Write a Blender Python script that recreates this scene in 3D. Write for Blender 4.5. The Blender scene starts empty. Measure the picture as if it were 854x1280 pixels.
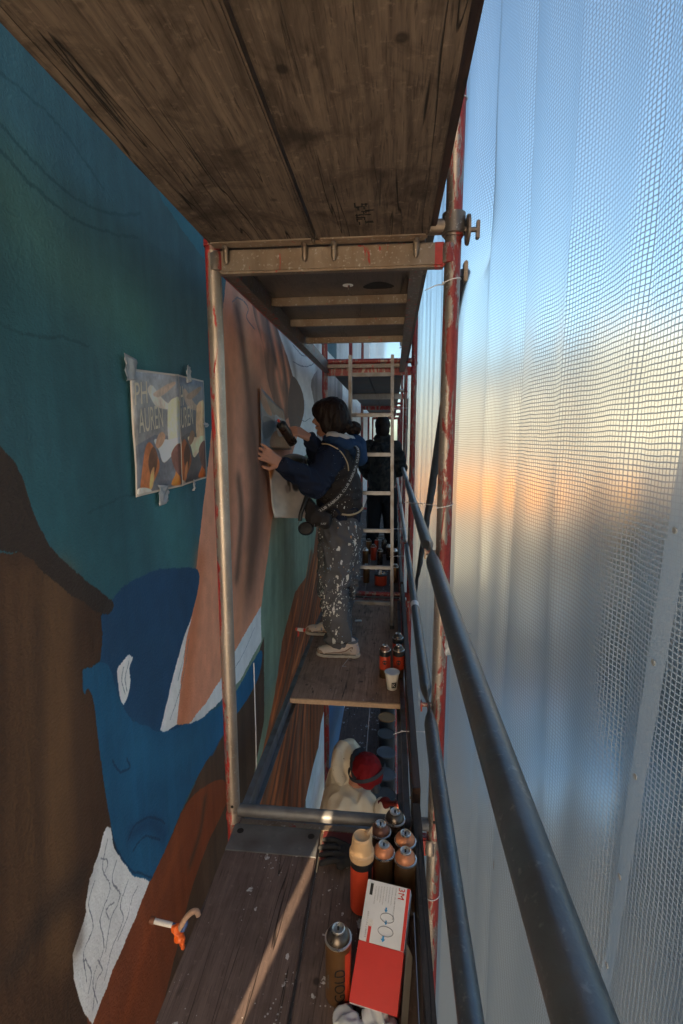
import bpy, bmesh, math, random
import numpy as np
from mathutils import Vector, Matrix, noise as mnoise

random.seed(7)
rng = np.random.default_rng(11)
SC = bpy.context.scene
COL = SC.collection
rad = math.radians

# ------------------------------------------------------------------ camera, world, sun, exposure
FPX, YAW, PITCH = 614.0, rad(5.81), rad(8.685)
cam = bpy.data.cameras.new('camera')
cam.sensor_fit = 'HORIZONTAL'
cam.sensor_width = 24.0
cam.lens = 24.0 * FPX / 854.0
cam.clip_start = 0.02
cam.clip_end = 1500
cam_o = bpy.data.objects.new('camera', cam)
cam_o.rotation_euler = (math.pi / 2 - PITCH, 0, YAW)
COL.objects.link(cam_o)
SC.camera = cam_o

SUN_EL, SUN_AZ = rad(17), rad(13)          # light travels towards +Y, a little towards +X
sd = Vector((math.sin(SUN_AZ) * math.cos(SUN_EL), math.cos(SUN_AZ) * math.cos(SUN_EL), -math.sin(SUN_EL)))
world = bpy.data.worlds.new('World')
SC.world = world
world.use_nodes = True
wn = world.node_tree
sky = wn.nodes.new('ShaderNodeTexSky')
sky.sky_type = 'NISHITA'
sky.sun_disc = False
sky.sun_elevation = SUN_EL
sky.sun_rotation = math.atan2(-sd.x, -sd.y)
sky.air_density = 1.0
sky.dust_density = .6
sky.ozone_density = 1.3
wn.nodes['Background'].inputs['Strength'].default_value = 0.11
wn.links.new(sky.outputs[0], wn.nodes['Background'].inputs[0])
sl = bpy.data.lights.new('sun', 'SUN')
sl.energy = 5.0
sl.angle = rad(0.4)
sl.color = (1.0, 0.75, 0.47)
sun_o = bpy.data.objects.new('sun', sl)
sun_o.rotation_euler = sd.to_track_quat('-Z', 'Y').to_euler()
sun_o.location = (-20, -60, 25)
COL.objects.link(sun_o)
SC.view_settings.view_transform = 'Standard'
SC.view_settings.look = 'None'
SC.view_settings.gamma = 1.0
SC.view_settings.exposure = 2.1
SC.cycles.use_denoising = True
SC.cycles.max_bounces = 10
SC.cycles.transparent_max_bounces = 12

# ------------------------------------------------------------------ pixel rays used only to read places off the photograph
_fw = Vector((-math.sin(YAW) * math.cos(PITCH), math.cos(YAW) * math.cos(PITCH), -math.sin(PITCH)))
_rt = Vector((math.cos(YAW), math.sin(YAW), 0))
_up = _rt.cross(_fw)
def at(px, py, ax, val):
    d = _fw + _rt * ((px - 427) / FPX) - _up * ((py - 640) / FPX)
    return d * (val / d[ax])

# ------------------------------------------------------------------ mesh builder
class MB:
    def __init__(s): s.v = []; s.f = []; s.uv = None
    def add(s, vs, fs):
        n = len(s.v); s.v += [tuple(p) for p in vs]; s.f += [tuple(i + n for i in f) for f in fs]; return s
    def box(s, a, b, M=None):
        x0, y0, z0 = a; x1, y1, z1 = b
        vs = [Vector(p) for p in ((x0,y0,z0),(x1,y0,z0),(x1,y1,z0),(x0,y1,z0),(x0,y0,z1),(x1,y0,z1),(x1,y1,z1),(x0,y1,z1))]
        if M: vs = [M @ p for p in vs]
        return s.add(vs, [(0,3,2,1),(4,5,6,7),(0,1,5,4),(1,2,6,5),(2,3,7,6),(3,0,4,7)])
    def tube(s, p0, p1, r, r1=None, n=16, caps=True):
        return s.path([p0, p1], [r, r if r1 is None else r1], n, caps)
    def path(s, pts, rs, n=12, caps=True, flat=None):
        pts = [Vector(p) for p in pts]
        if not isinstance(rs, (list, tuple)): rs = [rs] * len(pts)
        t0 = (pts[1] - pts[0]).normalized()
        a = t0.orthogonal().normalized()
        vs = []; fs = []
        for i, p in enumerate(pts):
            t = (pts[min(i+1, len(pts)-1)] - pts[max(i-1, 0)]).normalized()
            a = (a - t * a.dot(t)).normalized(); b = t.cross(a)
            for k in range(n):
                w = 2 * math.pi * k / n
                vs.append(p + a * (rs[i] * math.cos(w)) + b * (rs[i] * math.sin(w)))
        for i in range(len(pts) - 1):
            for k in range(n):
                k2 = (k + 1) % n
                fs.append((i*n+k, i*n+k2, (i+1)*n+k2, (i+1)*n+k))
        if caps:
            fs.append(tuple(range(n-1, -1, -1))); m = (len(pts)-1)*n; fs.append(tuple(m+k for k in range(n)))
        return s.add(vs, fs)
    def lathe(s, prof, n=20, M=None, jit=0):
        vs = []; fs = []
        for r, z in prof:
            for k in range(n):
                w = 2*math.pi*k/n; rr = r*(1+jit*math.sin(3*w+z*40))
                p = Vector((rr*math.cos(w), rr*math.sin(w), z)); vs.append(M @ p if M else p)
        m = len(prof)
        for i in range(m-1):
            for k in range(n):
                k2 = (k+1) % n; fs.append((i*n+k, i*n+k2, (i+1)*n+k2, (i+1)*n+k))
        fs.append(tuple(range(n-1,-1,-1))); fs.append(tuple((m-1)*n+k for k in range(n)))
        return s.add(vs, fs)
    def ell(s, c, r, M=None, n=14, m=9):
        c = Vector(c); prof = []
        vs = []; fs = []
        for i in range(1, m):
            th = math.pi*i/m
            for k in range(n):
                w = 2*math.pi*k/n
                p = Vector((r[0]*math.sin(th)*math.cos(w), r[1]*math.sin(th)*math.sin(w), -r[2]*math.cos(th)))
                vs.append((M @ p if M else p) + c)
        for z in (-1, 1):
            p = Vector((0,0,z*r[2])); vs.append((M @ p if M else p) + c)
        b0 = (m-1)*n
        for i in range(m-2):
            for k in range(n):
                k2=(k+1)%n; fs.append((i*n+k,i*n+k2,(i+1)*n+k2,(i+1)*n+k))
        for k in range(n):
            k2=(k+1)%n; fs.append((b0,k2,k)); fs.append((b0+1,(m-2)*n+k,(m-2)*n+k2))
        return s.add(vs, fs)
    def cap(s, p0, p1, r0, r1, n=14, sq=1.0):
        """capsule from p0 to p1 with tapering radius"""
        p0 = Vector(p0); p1 = Vector(p1); t = (p1-p0)
        L = max(t.length, 1e-5); t = t / L
        q = []; rr = []
        for i in range(5):
            a = math.pi/2*(1-i/4); q.append(p0 - t*(r0*math.sin(a))); rr.append(max(r0*math.cos(a), 1e-4))
        for i in range(5):
            a = math.pi/2*i/4; q.append(p1 + t*(r1*math.sin(a))); rr.append(max(r1*math.cos(a), 1e-4))
        return s.path(q, rr, n, True)
    def mesh(s, name, mat, bevel=0, smooth=True, ang=38):
        me = bpy.data.meshes.new(name)
        me.from_pydata([tuple(p) for p in s.v], [], s.f)
        if bevel:
            bm = bmesh.new(); bm.from_mesh(me)
            es = [e for e in bm.edges if len(e.link_faces) == 2 and e.calc_face_angle(0) > rad(40)]
            bmesh.ops.bevel(bm, geom=es, offset=bevel, segments=2, affect='EDGES', clamp_overlap=True)
            bm.to_mesh(me); bm.free()
        if mat: me.materials.append(mat)
        if smooth:
            me.shade_smooth(); me.set_sharp_from_angle(angle=rad(ang))
        return me
    def build(s, name, mat, parent=None, bevel=0, smooth=True, ang=38, label=None, cat=None, group=None, kind=None):
        return link(name, s.mesh(name, mat, bevel, smooth, ang), parent, label, cat, group, kind)

def tag(o, label=None, cat=None, group=None, kind=None):
    if label: o['label'] = label
    if cat: o['category'] = cat
    if group: o['group'] = group
    if kind: o['kind'] = kind
    return o
def link(name, me, parent=None, label=None, cat=None, group=None, kind=None):
    o = bpy.data.objects.new(name, me); COL.objects.link(o)
    if parent: o.parent = parent
    return tag(o, label, cat, group, kind)
def empty(name, loc, label, cat, group=None, rz=0):
    o = bpy.data.objects.new(name, None); o.empty_display_size = .1
    o.location = loc; o.rotation_euler.z = rz
    COL.objects.link(o); return tag(o, label, cat, group)
def children(o): return [c for c in COL.objects if c.parent == o]
def copy_tree(o, loc=None, rz=None, label=None, group=None, parent=None):
    kids = children(o)
    c = o.copy(); COL.objects.link(c)
    if parent: c.parent = parent
    for k in kids: copy_tree(k, parent=c)
    if loc is not None: c.location = loc
    if rz is not None: c.rotation_euler.z = rz
    if label: c['label'] = label
    if group: c['group'] = group
    return c

# ------------------------------------------------------------------ materials
def lin(c):
    return tuple(((v/255)/12.92 if v/255 <= .04045 else ((v/255+.055)/1.055)**2.4) for v in c)
class NT:
    def __init__(s, name):
        s.m = bpy.data.materials.new(name); s.m.use_nodes = True; s.t = s.m.node_tree; s.t.nodes.clear()
        s.out = s.n('OutputMaterial')
    def n(s, ty, **kw):
        nd = s.t.nodes.new('ShaderNode' + ty)
        for k, v in kw.items(): setattr(nd, k, v)
        return nd
    def l(s, a, b): s.t.links.new(a, b)
    def val(s, sock, v):
        if isinstance(v, bpy.types.NodeSocket): s.l(v, sock)
        else:
            if hasattr(sock.default_value, '__len__') and not hasattr(v, '__len__'): v = (v,)*len(sock.default_value)
            if hasattr(v, '__len__') and len(v) == 3 and len(sock.default_value) == 4: v = (*v, 1)
            sock.default_value = v
    def math(s, op, a, b=0.0, c=None, clamp=False):
        nd = s.n('Math', operation=op, use_clamp=clamp); s.val(nd.inputs[0], a); s.val(nd.inputs[1], b)
        if c is not None: s.val(nd.inputs[2], c)
        return nd.outputs[0]
    def mix(s, fac, a, b, mode='MIX'):
        nd = s.n('Mix', data_type='RGBA', blend_type=mode); s.val(nd.inputs[0], fac); s.val(nd.inputs[6], a); s.val(nd.inputs[7], b)
        return nd.outputs[2]
    def noise(s, vec, scale, detail=4, rough=.55, dist=0):
        nd = s.n('TexNoise'); s.l(vec, nd.inputs['Vector']); nd.inputs['Scale'].default_value = scale
        nd.inputs['Detail'].default_value = detail; nd.inputs['Roughness'].default_value = rough; nd.inputs['Distortion'].default_value = dist
        return nd.outputs[0]
    def ramp(s, fac, lo, hi):
        nd = s.n('MapRange', clamp=True); s.val(nd.inputs[0], fac); nd.inputs[1].default_value = lo; nd.inputs[2].default_value = hi
        return nd.outputs[0]
    def coords(s, scale=(1,1,1), kind='Object', rnd=True):
        tc = s.n('TexCoord'); mp = s.n('Mapping'); s.l(tc.outputs[kind], mp.inputs[0]); mp.inputs['Scale'].default_value = scale
        if rnd:
            oi = s.n('ObjectInfo'); mu = s.n('VectorMath', operation='SCALE')
            cb = s.n('CombineXYZ'); s.l(oi.outputs['Random'], cb.inputs[0]); s.l(oi.outputs['Random'], cb.inputs[1]); cb.inputs[2].default_value = 0
            s.l(cb.outputs[0], mu.inputs[0]); mu.inputs[3].default_value = 23.0
            s.l(mu.outputs[0], mp.inputs['Location'])
        return mp.outputs[0]
    def bsdf(s, col, rough=.6, metal=0, bump=None, bd=.002, spec=.5, **kw):
        b = s.n('BsdfPrincipled'); s.val(b.inputs['Base Color'], col); s.val(b.inputs['Roughness'], rough); s.val(b.inputs['Metallic'], metal)
        b.inputs['Specular IOR Level'].default_value = spec
        for k, v in kw.items(): s.val(b.inputs[k], v)
        if bump is not None:
            bp = s.n('Bump'); bp.inputs['Strength'].default_value = 1; bp.inputs['Distance'].default_value = bd
            s.l(bump, bp.inputs['Height']); s.l(bp.outputs[0], b.inputs['Normal'])
        s.l(b.outputs[0], s.out.inputs[0]); return b

def m_plain(name, col, rough=.6, metal=0, var=.25, scale=30, bump=.0006, spec=.5, dirt=None, **kw):
    t = NT(name); c = t.coords()
    n1 = t.noise(c, scale, 5); n2 = t.noise(c, scale*.25, 3)
    a = tuple(x*(1-var) for x in col); b = tuple(min(1, x*(1+var)) for x in col)
    cc = t.mix(n1, a, b)
    if dirt:
        cc = t.mix(t.math('MULTIPLY', t.ramp(n2, .48, .68), .75), cc, dirt)
    rr = t.math('MULTIPLY_ADD', n1, .25, rough-.12)
    t.bsdf(cc, rr, metal, n1 if bump else None, bump, spec, **kw)
    return t.m

def m_wood(name, base, dark, scale=1.0, axis='Y', splat=0.0, stain=.8, seam=False, rough=.72):
    """weathered board with the grain along one axis"""
    t = NT(name)
    st = {'Y': (14, 1.0, 14), 'X': (1.0, 14, 14)}[axis]
    c = t.coords(tuple(v*scale for v in st)); ci = t.coords()
    g = t.noise(c, 3.5, 8, .65, .6)
    g2 = t.noise(c, 14, 4, .6)
    fiber = t.noise(t.coords(tuple(v*(6 if v > 2 else 1) for v in st)), 4, 3, .6)
    blot = t.noise(ci, 5.5, 6, .62, .8)
    fine = t.noise(ci, 60, 4, .6)
    col = t.mix(t.ramp(g, .3, .7), dark, base)
    col = t.mix(t.math('MULTIPLY', t.ramp(fiber, .5, .72), .5), col, tuple(v*.45 for v in base))
    col = t.mix(t.math('MULTIPLY', t.ramp(blot, .5, .66), stain), col, tuple(v*.62 for v in dark))
    col = t.mix(t.math('MULTIPLY', t.ramp(g2, .55, .72), .75), col, tuple(v*.3 for v in dark))
    col = t.mix(t.math('MULTIPLY', t.ramp(fine, .6, .8), .35), col, tuple(min(1, v*2.0+.03) for v in base))
    # long cracks
    cn = t.noise(t.coords((7, .28, 7)), 1.6, 3, .5, .2)
    crack = t.math('MULTIPLY', t.ramp(t.math('ABSOLUTE', t.math('SUBTRACT', cn, .5)), .0045, .0012), t.ramp(t.noise(t.coords((3, .8, 3)), 1.3, 2), .42, .5))
    col = t.mix(t.math('MULTIPLY', crack, .85), col, tuple(v*.15 for v in dark))
    # dark spots
    vo = t.n('TexVoronoi'); t.l(ci, vo.inputs['Vector']); vo.inputs['Scale'].default_value = 9
    spot = t.math('MULTIPLY', t.ramp(vo.outputs['Distance'], .12, .07), .8)
    col = t.mix(spot, col, tuple(v*.35 for v in dark))
    if splat:
        v2 = t.n('TexVoronoi'); wv = t.n('VectorMath', operation='ADD')
        nz = t.n('TexNoise'); t.l(ci, nz.inputs['Vector']); nz.inputs['Scale'].default_value = 28; nz.inputs['Detail'].default_value = 3
        sc2 = t.n('VectorMath', operation='SCALE'); t.l(nz.outputs[1], sc2.inputs[0]); sc2.inputs[3].default_value = .045
        t.l(ci, wv.inputs[0]); t.l(sc2.outputs[0], wv.inputs[1])
        t.l(wv.outputs[0], v2.inputs['Vector']); v2.inputs['Scale'].default_value = 17
        big = t.ramp(t.noise(ci, 3.6, 2), .44, .62)
        thr = t.math('MULTIPLY', big, .27*splat)
        m = t.math('LESS_THAN', v2.outputs['Distance'], thr)
        m = t.math('MULTIPLY', m, t.ramp(fine, .42, .52))
        col = t.mix(t.math('MULTIPLY', m, .85), col, (.50, .50, .52))
        v3 = t.n('TexVoronoi'); t.l(ci, v3.inputs['Vector']); v3.inputs['Scale'].default_value = 60
        m3 = t.math('LESS_THAN', v3.outputs['Distance'], t.math('MULTIPLY', big, .16*splat))
        col = t.mix(t.math('MULTIPLY', m3, .7), col, (.42, .42, .44))
    h = t.math('ADD', g, t.math('MULTIPLY', fiber, .5)); h = t.math('SUBTRACT', h, t.math('MULTIPLY', crack, 2))
    t.bsdf(col, t.math('MULTIPLY_ADD', g, .2, rough-.1), 0, h, .0012, .35)
    return t.m

def m_galv(name, base=(.42,.42,.42), red=0.0, side=0.0, warm=0.2, rough=.42, redcol=(.42,.035,.03), speck=.6):
    """galvanised tube; red paint worn off in patches, more of it on the +X side if side > 0"""
    t = NT(name); c = t.coords((1,1,.35)); cf = t.coords()
    n1 = t.noise(c, 22, 6, .62); n2 = t.noise(cf, 90, 4, .6); n3 = t.noise(c, 7, 5, .6, .4)
    col = t.mix(n1, tuple(v*.55 for v in base), tuple(min(1, v*1.35) for v in base))
    col = t.mix(t.math('MULTIPLY', t.ramp(n3, .45, .7), warm*2), col, (.20,.12,.07))
    col = t.mix(t.math('MULTIPLY', t.ramp(n2, .59, .70), speck), col, (.62,.60,.56))
    metal = .75
    if red:
        tc = t.n('TexCoord'); sx = t.n('SeparateXYZ'); t.l(tc.outputs['Normal'], sx.inputs[0])
        bias = t.math('MULTIPLY', sx.outputs[0], side)
        m = t.math('ADD', t.noise(t.coords((1,1,.22)), 26, 7, .72, .5), bias)
        m = t.ramp(m, .62-red*.3, .66-red*.3)
        rc = t.mix(n2, tuple(v*.6 for v in redcol), tuple(v*1.3 for v in redcol))
        col = t.mix(m, col, rc)
        metal = t.math('MULTIPLY_ADD', m, -.75, .75)
    t.bsdf(col, t.math('MULTIPLY_ADD', n1, .3, rough-.12), metal, n2, .0005, .5)
    return t.m

MAT = {}
MAT['board_under'] = m_wood('weathered_board_under', (.25,.178,.128), (.062,.042,.031), stain=.85)
MAT['board_top'] = m_wood('weathered_board_top', (.165,.118,.105), (.090,.064,.058), splat=1.0, stain=.45)
MAT['ply_top'] = m_wood('plywood_top', (.38,.245,.175), (.24,.145,.10), scale=.5, splat=.35, stain=.6)
MAT['ply_under'] = m_wood('plywood_under', (.13,.10,.086), (.07,.054,.047), scale=.6, stain=.7, rough=.4)
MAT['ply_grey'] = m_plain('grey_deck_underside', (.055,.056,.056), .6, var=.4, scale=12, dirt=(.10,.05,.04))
MAT['toe'] = m_wood('toe_board_wood', (.055,.045,.042), (.022,.018,.018), stain=.6)
MAT['toe_brown'] = m_wood('toe_board_brown', (.085,.045,.030), (.030,.016,.012), stain=.7, rough=.45)
MAT['ply_edge'] = m_plain('plywood_edge', (.38,.26,.17), .7, var=.35, scale=60)
MAT['galv'] = m_galv('galvanised_steel')
MAT['galv_red'] = m_galv('galvanised_steel_red_worn', (.36,.34,.32), .55, .12)
MAT['post_right'] = m_galv('post_steel_red_side', (.34,.30,.27), .44, .09, redcol=(.27,.035,.03))
MAT['post_left'] = m_galv('post_steel_left', (.50,.43,.37), .12, -.16, warm=.25)
MAT['red_post'] = m_galv('red_painted_steel', (.30,.22,.2), .55, 0, redcol=(.28,.03,.028))
MAT['beam'] = m_galv('beam_steel', (.34,.27,.21), .03, .0, warm=.35, rough=.5)
MAT['rail_blue'] = m_galv('guardrail_steel', (.13,.155,.18), 0, 0, warm=.16, rough=.40, speck=.18)
MAT['rail_side'] = m_galv('deck_side_rail', (.22,.19,.17), .15, 0, warm=.25, rough=.5)
MAT['alu'] = m_plain('aluminium_ladder', (.24,.245,.26), .42, .85, var=.3, scale=50, dirt=(.16,.13,.11))
MAT['plate'] = m_plain('zinc_end_plate', (.15,.155,.165), .5, .3, var=.45, scale=30, dirt=(.07,.06,.055))
MAT['plate_red'] = m_plain('red_end_plate', (.13,.022,.022), .55, .1, var=.5, scale=30, dirt=(.05,.03,.03))
MAT['dark'] = m_plain('near_black', (.012,.011,.011), .8)  # flat near-black: painted shade inside holes, also stamp, seams and eyes
MAT['redpaint'] = m_plain('red_paint', (.42,.025,.02), .45, var=.3)
MAT['redtape'] = m_plain('red_tape', (.62,.05,.03), .35, var=.3)
MAT['tie'] = m_plain('white_cable_tie', (.70,.70,.72), .4, var=.1)
MAT['tape'] = m_plain('grey_duct_tape', (.34,.36,.39), .38, .2, var=.25, scale=40, bump=.002)
MAT['black'] = m_plain('black_plastic', (.015,.015,.016), .4, var=.3)

# ------------------------------------------------------------------ painted surfaces generated as pixel arrays
def vnoise(h, w, cy, cx, seed=0, oct=4, gain=.55):
    r = np.random.default_rng(seed); out = np.zeros((h, w), np.float32); amp = 1; tot = 0
    for o in range(oct):
        gy, gx = int(cy*2**o)+2, int(cx*2**o)+2
        g = r.random((gy+1, gx+1)).astype(np.float32)
        y = np.linspace(0, gy-1.001, h); x = np.linspace(0, gx-1.001, w)
        yi = y.astype(int); xi = x.astype(int); fy = (y-yi)[:, None]; fx = (x-xi)[None, :]
        fy = fy*fy*(3-2*fy); fx = fx*fx*(3-2*fx)
        a = g[yi][:, xi]; b = g[yi][:, xi+1]; c = g[yi+1][:, xi]; d = g[yi+1][:, xi+1]
        out += amp*((a*(1-fx)+b*fx)*(1-fy)+(c*(1-fx)+d*fx)*fy).astype(np.float32); tot += amp; amp *= gain
    return out/tot
def fill_mask(poly, h, w):
    m = np.zeros((h, w), bool); n = len(poly)
    P = np.array(poly, float); Q = np.roll(P, -1, 0)
    y0 = max(0, int(P[:, 1].min())); y1 = min(h-1, int(P[:, 1].max())+1)
    for y in range(y0, y1+1):
        yy = y+.5
        k = ((P[:, 1] <= yy) & (Q[:, 1] > yy)) | ((Q[:, 1] <= yy) & (P[:, 1] > yy))
        if not k.any(): continue
        xs = np.sort(P[k, 0] + (yy-P[k, 1])/(Q[k, 1]-P[k, 1])*(Q[k, 0]-P[k, 0]))
        for a, b in zip(xs[::2], xs[1::2]):
            m[y, max(0, int(round(a))):max(0, int(round(b)))] = True
    return m
def smooth_poly(pts, closed=True, sub=6):
    out = []; n = len(pts); P = [np.array(p, float) for p in pts]
    rngi = range(n if closed else n-1)
    for i in rngi:
        if closed: a, b, c, d = P[i-1], P[i], P[(i+1) % n], P[(i+2) % n]
        else: a, b, c, d = P[max(i-1, 0)], P[i], P[i+1], P[min(i+2, n-1)]
        for k in range(sub):
            t = k/sub
            out.append(.5*((2*b)+(-a+c)*t+(2*a-5*b+4*c-d)*t*t+(-a+3*b-3*c+d)*t**3))
    if not closed: out.append(P[-1])
    return out
def make_image(name, arr):
    h, w = arr.shape[:2]
    im = bpy.data.images.new(name, w, h, alpha=False)
    px = np.ones((h, w, 4), np.float32); px[..., :3] = np.clip(arr[::-1], 0, 1)
    im.pixels.foreach_set(px.ravel()); im.update(); im.pack(); return im
def img_mat(name, im, rough=.75, bump_scale=180, bd=.0006, var=.0, spec=.3):
    t = NT(name); tx = t.n('TexImage'); tx.image = im; tx.extension = 'EXTEND'
    c = t.coords(rnd=False); n1 = t.noise(c, bump_scale, 4, .6); n2 = t.noise(c, 1.7, 6, .65)
    n3 = t.noise(t.coords((1, 1, .22), rnd=False), 16, 5, .6)
    col = tx.outputs[0]
    if var:
        hs = t.n('HueSaturation'); t.l(col, hs.inputs['Color'])
        t.l(t.math('ADD', t.math('MULTIPLY_ADD', t.math('ADD', n2, n3), var, 1-var), t.math('MULTIPLY', n1, var*.3)), hs.inputs['Value']); col = hs.outputs[0]
    h = t.math('ADD', n1, t.math('MULTIPLY', n3, .6))
    t.bsdf(col, rough, 0, h, bd, spec); return t.m

WX = -0.69                                   # the painted wall stands in the plane x = WX
MW, MH = 2300, 2000
YA, YB, ZA, ZB = .30, 11.0, -4.0, 1.25
U0, U1 = math.log(YA), math.log(YB)
def w2t(y, z): return ((math.log(max(y, .05))-U0)/(U1-U0)*MW, (ZB-z)/(ZB-ZA)*MH)
def p2w(px, py):
    p = at(px, py, 0, WX); return (p.y, p.z)
def wall_poly(pts, smooth=True, closed=True):
    """outline read off the photograph, laid on the wall in metres"""
    q = [np.array(p2w(*p)) for p in pts]
    if smooth: q = smooth_poly(q, closed)
    out = []
    n = len(q)
    for i in range(n if closed else n-1):
        a, b = q[i], q[(i+1) % n]
        for k in range(4):
            c = a+(b-a)*k/4; out.append(w2t(c[0], c[1]))
    return out
WT = np.array([2.7, 2.3, 1.85])*1.02       # undoes the bluish dim light the photo shows the paint in
def pc(r, g, b):
    l = np.array(lin((r, g, b)))*WT
    l = np.clip(l, 0, .86)
    return np.where(l <= .0031308, l*12.92, 1.055*l**(1/2.4)-.055).astype(np.float32)
teal = pc(33, 66, 84)
mur = np.empty((MH, MW, 3), np.float32); mur[:] = teal
uu = np.exp(np.linspace(U0, U1, MW))[None, :]; zz = np.linspace(ZB, ZA, MH)[:, None]
nA = vnoise(MH, MW, 5, 9, 1, 5); nB = vnoise(MH, MW, 3, 60, 2, 4); nC = vnoise(MH, MW, 40, 60, 3, 3); nD = vnoise(MH, MW, 2.5, 130, 5, 3)
def paint(pts, col, smooth=True, amp=.10, streak=.0, raw=False):
    m = fill_mask(pts if raw else wall_poly(pts, smooth), MH, MW)
    c = np.array(col, np.float32)
    v = 1+amp*(nA[m]-.5)*2+streak*(nD[m]-.5)*2
    mur[m] = c[None, :]*v[:, None]
def stroke(pts, width, col, alpha=1, soft=True, smooth=True, raww=None):
    """a brush or spray stroke; width in metres"""
    q = [np.array(p2w(*p)) for p in pts]
    if smooth and len(q) > 2: q = smooth_poly(q, False, 4)
    ys = [a[0] for a in q]; zs = [a[1] for a in q]; R = width*(2.2 if soft else 1.1)
    x0 = max(0, int(w2t(max(min(ys)-R, .06), 0)[0])); x1 = min(MW, int(w2t(max(ys)+R, 0)[0])+1)
    y0 = max(0, int(w2t(1, max(zs)+R)[1])); y1 = min(MH, int(w2t(1, min(zs)-R)[1])+1)
    if x1 <= x0 or y1 <= y0: return
    Y = uu[:, x0:x1]; Z = zz[y0:y1]
    d2 = np.full((y1-y0, x1-x0), 1e9, np.float32)
    for a, b in zip(q[:-1], q[1:]):
        ab = b-a; L = max(float(ab@ab), 1e-9)
        t = np.clip(((Y-a[0])*ab[0]+(Z-a[1])*ab[1])/L, 0, 1)
        d2 = np.minimum(d2, (Y-a[0]-t*ab[0])**2+(Z-a[1]-t*ab[1])**2)
    k = np.exp(-d2/(width*width)) if soft else (d2 < (width*(.7+.6*nC[y0:y1, x0:x1]))**2).astype(np.float32)
    k = (k*alpha)[..., None]
    mur[y0:y1, x0:x1] = mur[y0:y1, x0:x1]*(1-k)+np.array(col, np.float32)*k
# -- teal field with overlapping brush fields
mur *= (1+.30*(nA-.5)+.14*(nB-.5)+.06*(nC-.5)+.16*(nD-.5))[..., None]
stroke([(30, 620), (90, 680), (140, 740)], .10, pc(27, 66, 82), .6)
stroke([(0, 380), (60, 450), (110, 560), (150, 680)], .16, pc(22, 58, 72), .5)
stroke([(170, 420), (210, 640), (230, 700)], .14, pc(38, 92, 105), .5)
stroke([(20, 250), (80, 330), (170, 400)], .10, pc(48, 84, 88), .45)
stroke([(205, 240), (240, 290), (262, 320)], .035, pc(22, 78, 104), .7, False)
for pts in ([(0, 152), (45, 205), (100, 250), (150, 268), (175, 266)], [(0, 185), (50, 240), (110, 280), (172, 297)], [(0, 90), (70, 150), (130, 235)], [(0, 405), (40, 420), (80, 420), (110, 430)], [(110, 640), (150, 622), (180, 618)]):
    stroke(pts, .0035, pc(20, 52, 66), .75, False)
# -- everything beyond the first frame, far to near
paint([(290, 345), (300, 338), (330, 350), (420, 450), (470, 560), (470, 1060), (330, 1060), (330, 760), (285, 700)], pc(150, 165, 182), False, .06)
paint([(345, 780), (350, 900), (330, 1000), (310, 1060), (270, 1140), (215, 1300), (100, 1300), (150, 1180), (262, 940), (300, 850)], pc(50, 40, 34), False, .25, .2)
# far wall: bare primer with grey-brown strokes
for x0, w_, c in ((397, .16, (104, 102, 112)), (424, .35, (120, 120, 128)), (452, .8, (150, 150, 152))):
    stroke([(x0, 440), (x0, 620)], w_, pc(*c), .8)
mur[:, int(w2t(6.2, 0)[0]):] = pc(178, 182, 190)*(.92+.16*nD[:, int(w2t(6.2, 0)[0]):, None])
paint([(392, 468), (425, 452), (427, 520), (415, 600), (398, 560), (394, 515)], pc(98, 98, 108), True, .3, .3)
paint([(316, 352), (332, 385), (342, 430), (350, 470), (372, 505), (380, 560), (376, 620), (390, 640), (396, 560), (392, 500), (372, 420), (340, 370)], pc(158, 172, 188), True, .06)
# sage green field
paint([(300, 640), (392, 560), (410, 640), (408, 925), (374, 1060), (290, 1060)], pc(82, 104, 100), False, .14, .14)
paint([(300, 640), (340, 600), (372, 585), (386, 566), (412, 560), (404, 640), (392, 690), (384, 720), (368, 740), (352, 800), (342, 870), (326, 950), (305, 1020), (288, 1060), (290, 700)], pc(82, 104, 100), False, .14, .14)
stroke([(345, 700), (330, 860), (310, 1000)], .06, pc(66, 86, 80), .45)
# wood coloured strands right of the sage field
hair = [(396, 655), (408, 640), (420, 700), (415, 760), (410, 860), (408, 925), (396, 938), (380, 1010), (374, 1060), (290, 1060), (300, 1035), (326, 950), (343, 870), (353, 800), (369, 740), (385, 718), (392, 690)]
paint(hair, pc(96, 58, 38), False, .28, .45)
for k in range(26):
    t = k/25; x0 = 393-10*abs(.5-t)+16*t; x1 = 296+t*96
    c = [(128, 74, 42), (58, 38, 30), (78, 62, 54), (108, 62, 36), (44, 32, 28)][k % 5]
    stroke([(x0, 690+40*t), (372+26*t, 780), (348+42*t, 880), (x1, 1040)], .016 + .012*(k % 3), pc(*c), .75)
stroke([(397, 700), (384, 780), (366, 840)], .03, pc(160, 100, 66), .7)
stroke([(372, 750), (356, 830), (340, 900)], .022, pc(150, 86, 44), .7)
paint([(384, 1060), (382, 1000), (392, 955), (398, 935), (401, 905), (406, 885), (407, 1060)], pc(140, 160, 180), False, .05)
paint([(410, 700), (432, 700), (430, 900), (424, 935), (409, 1000)], pc(20, 62, 104), False, .10)
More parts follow.
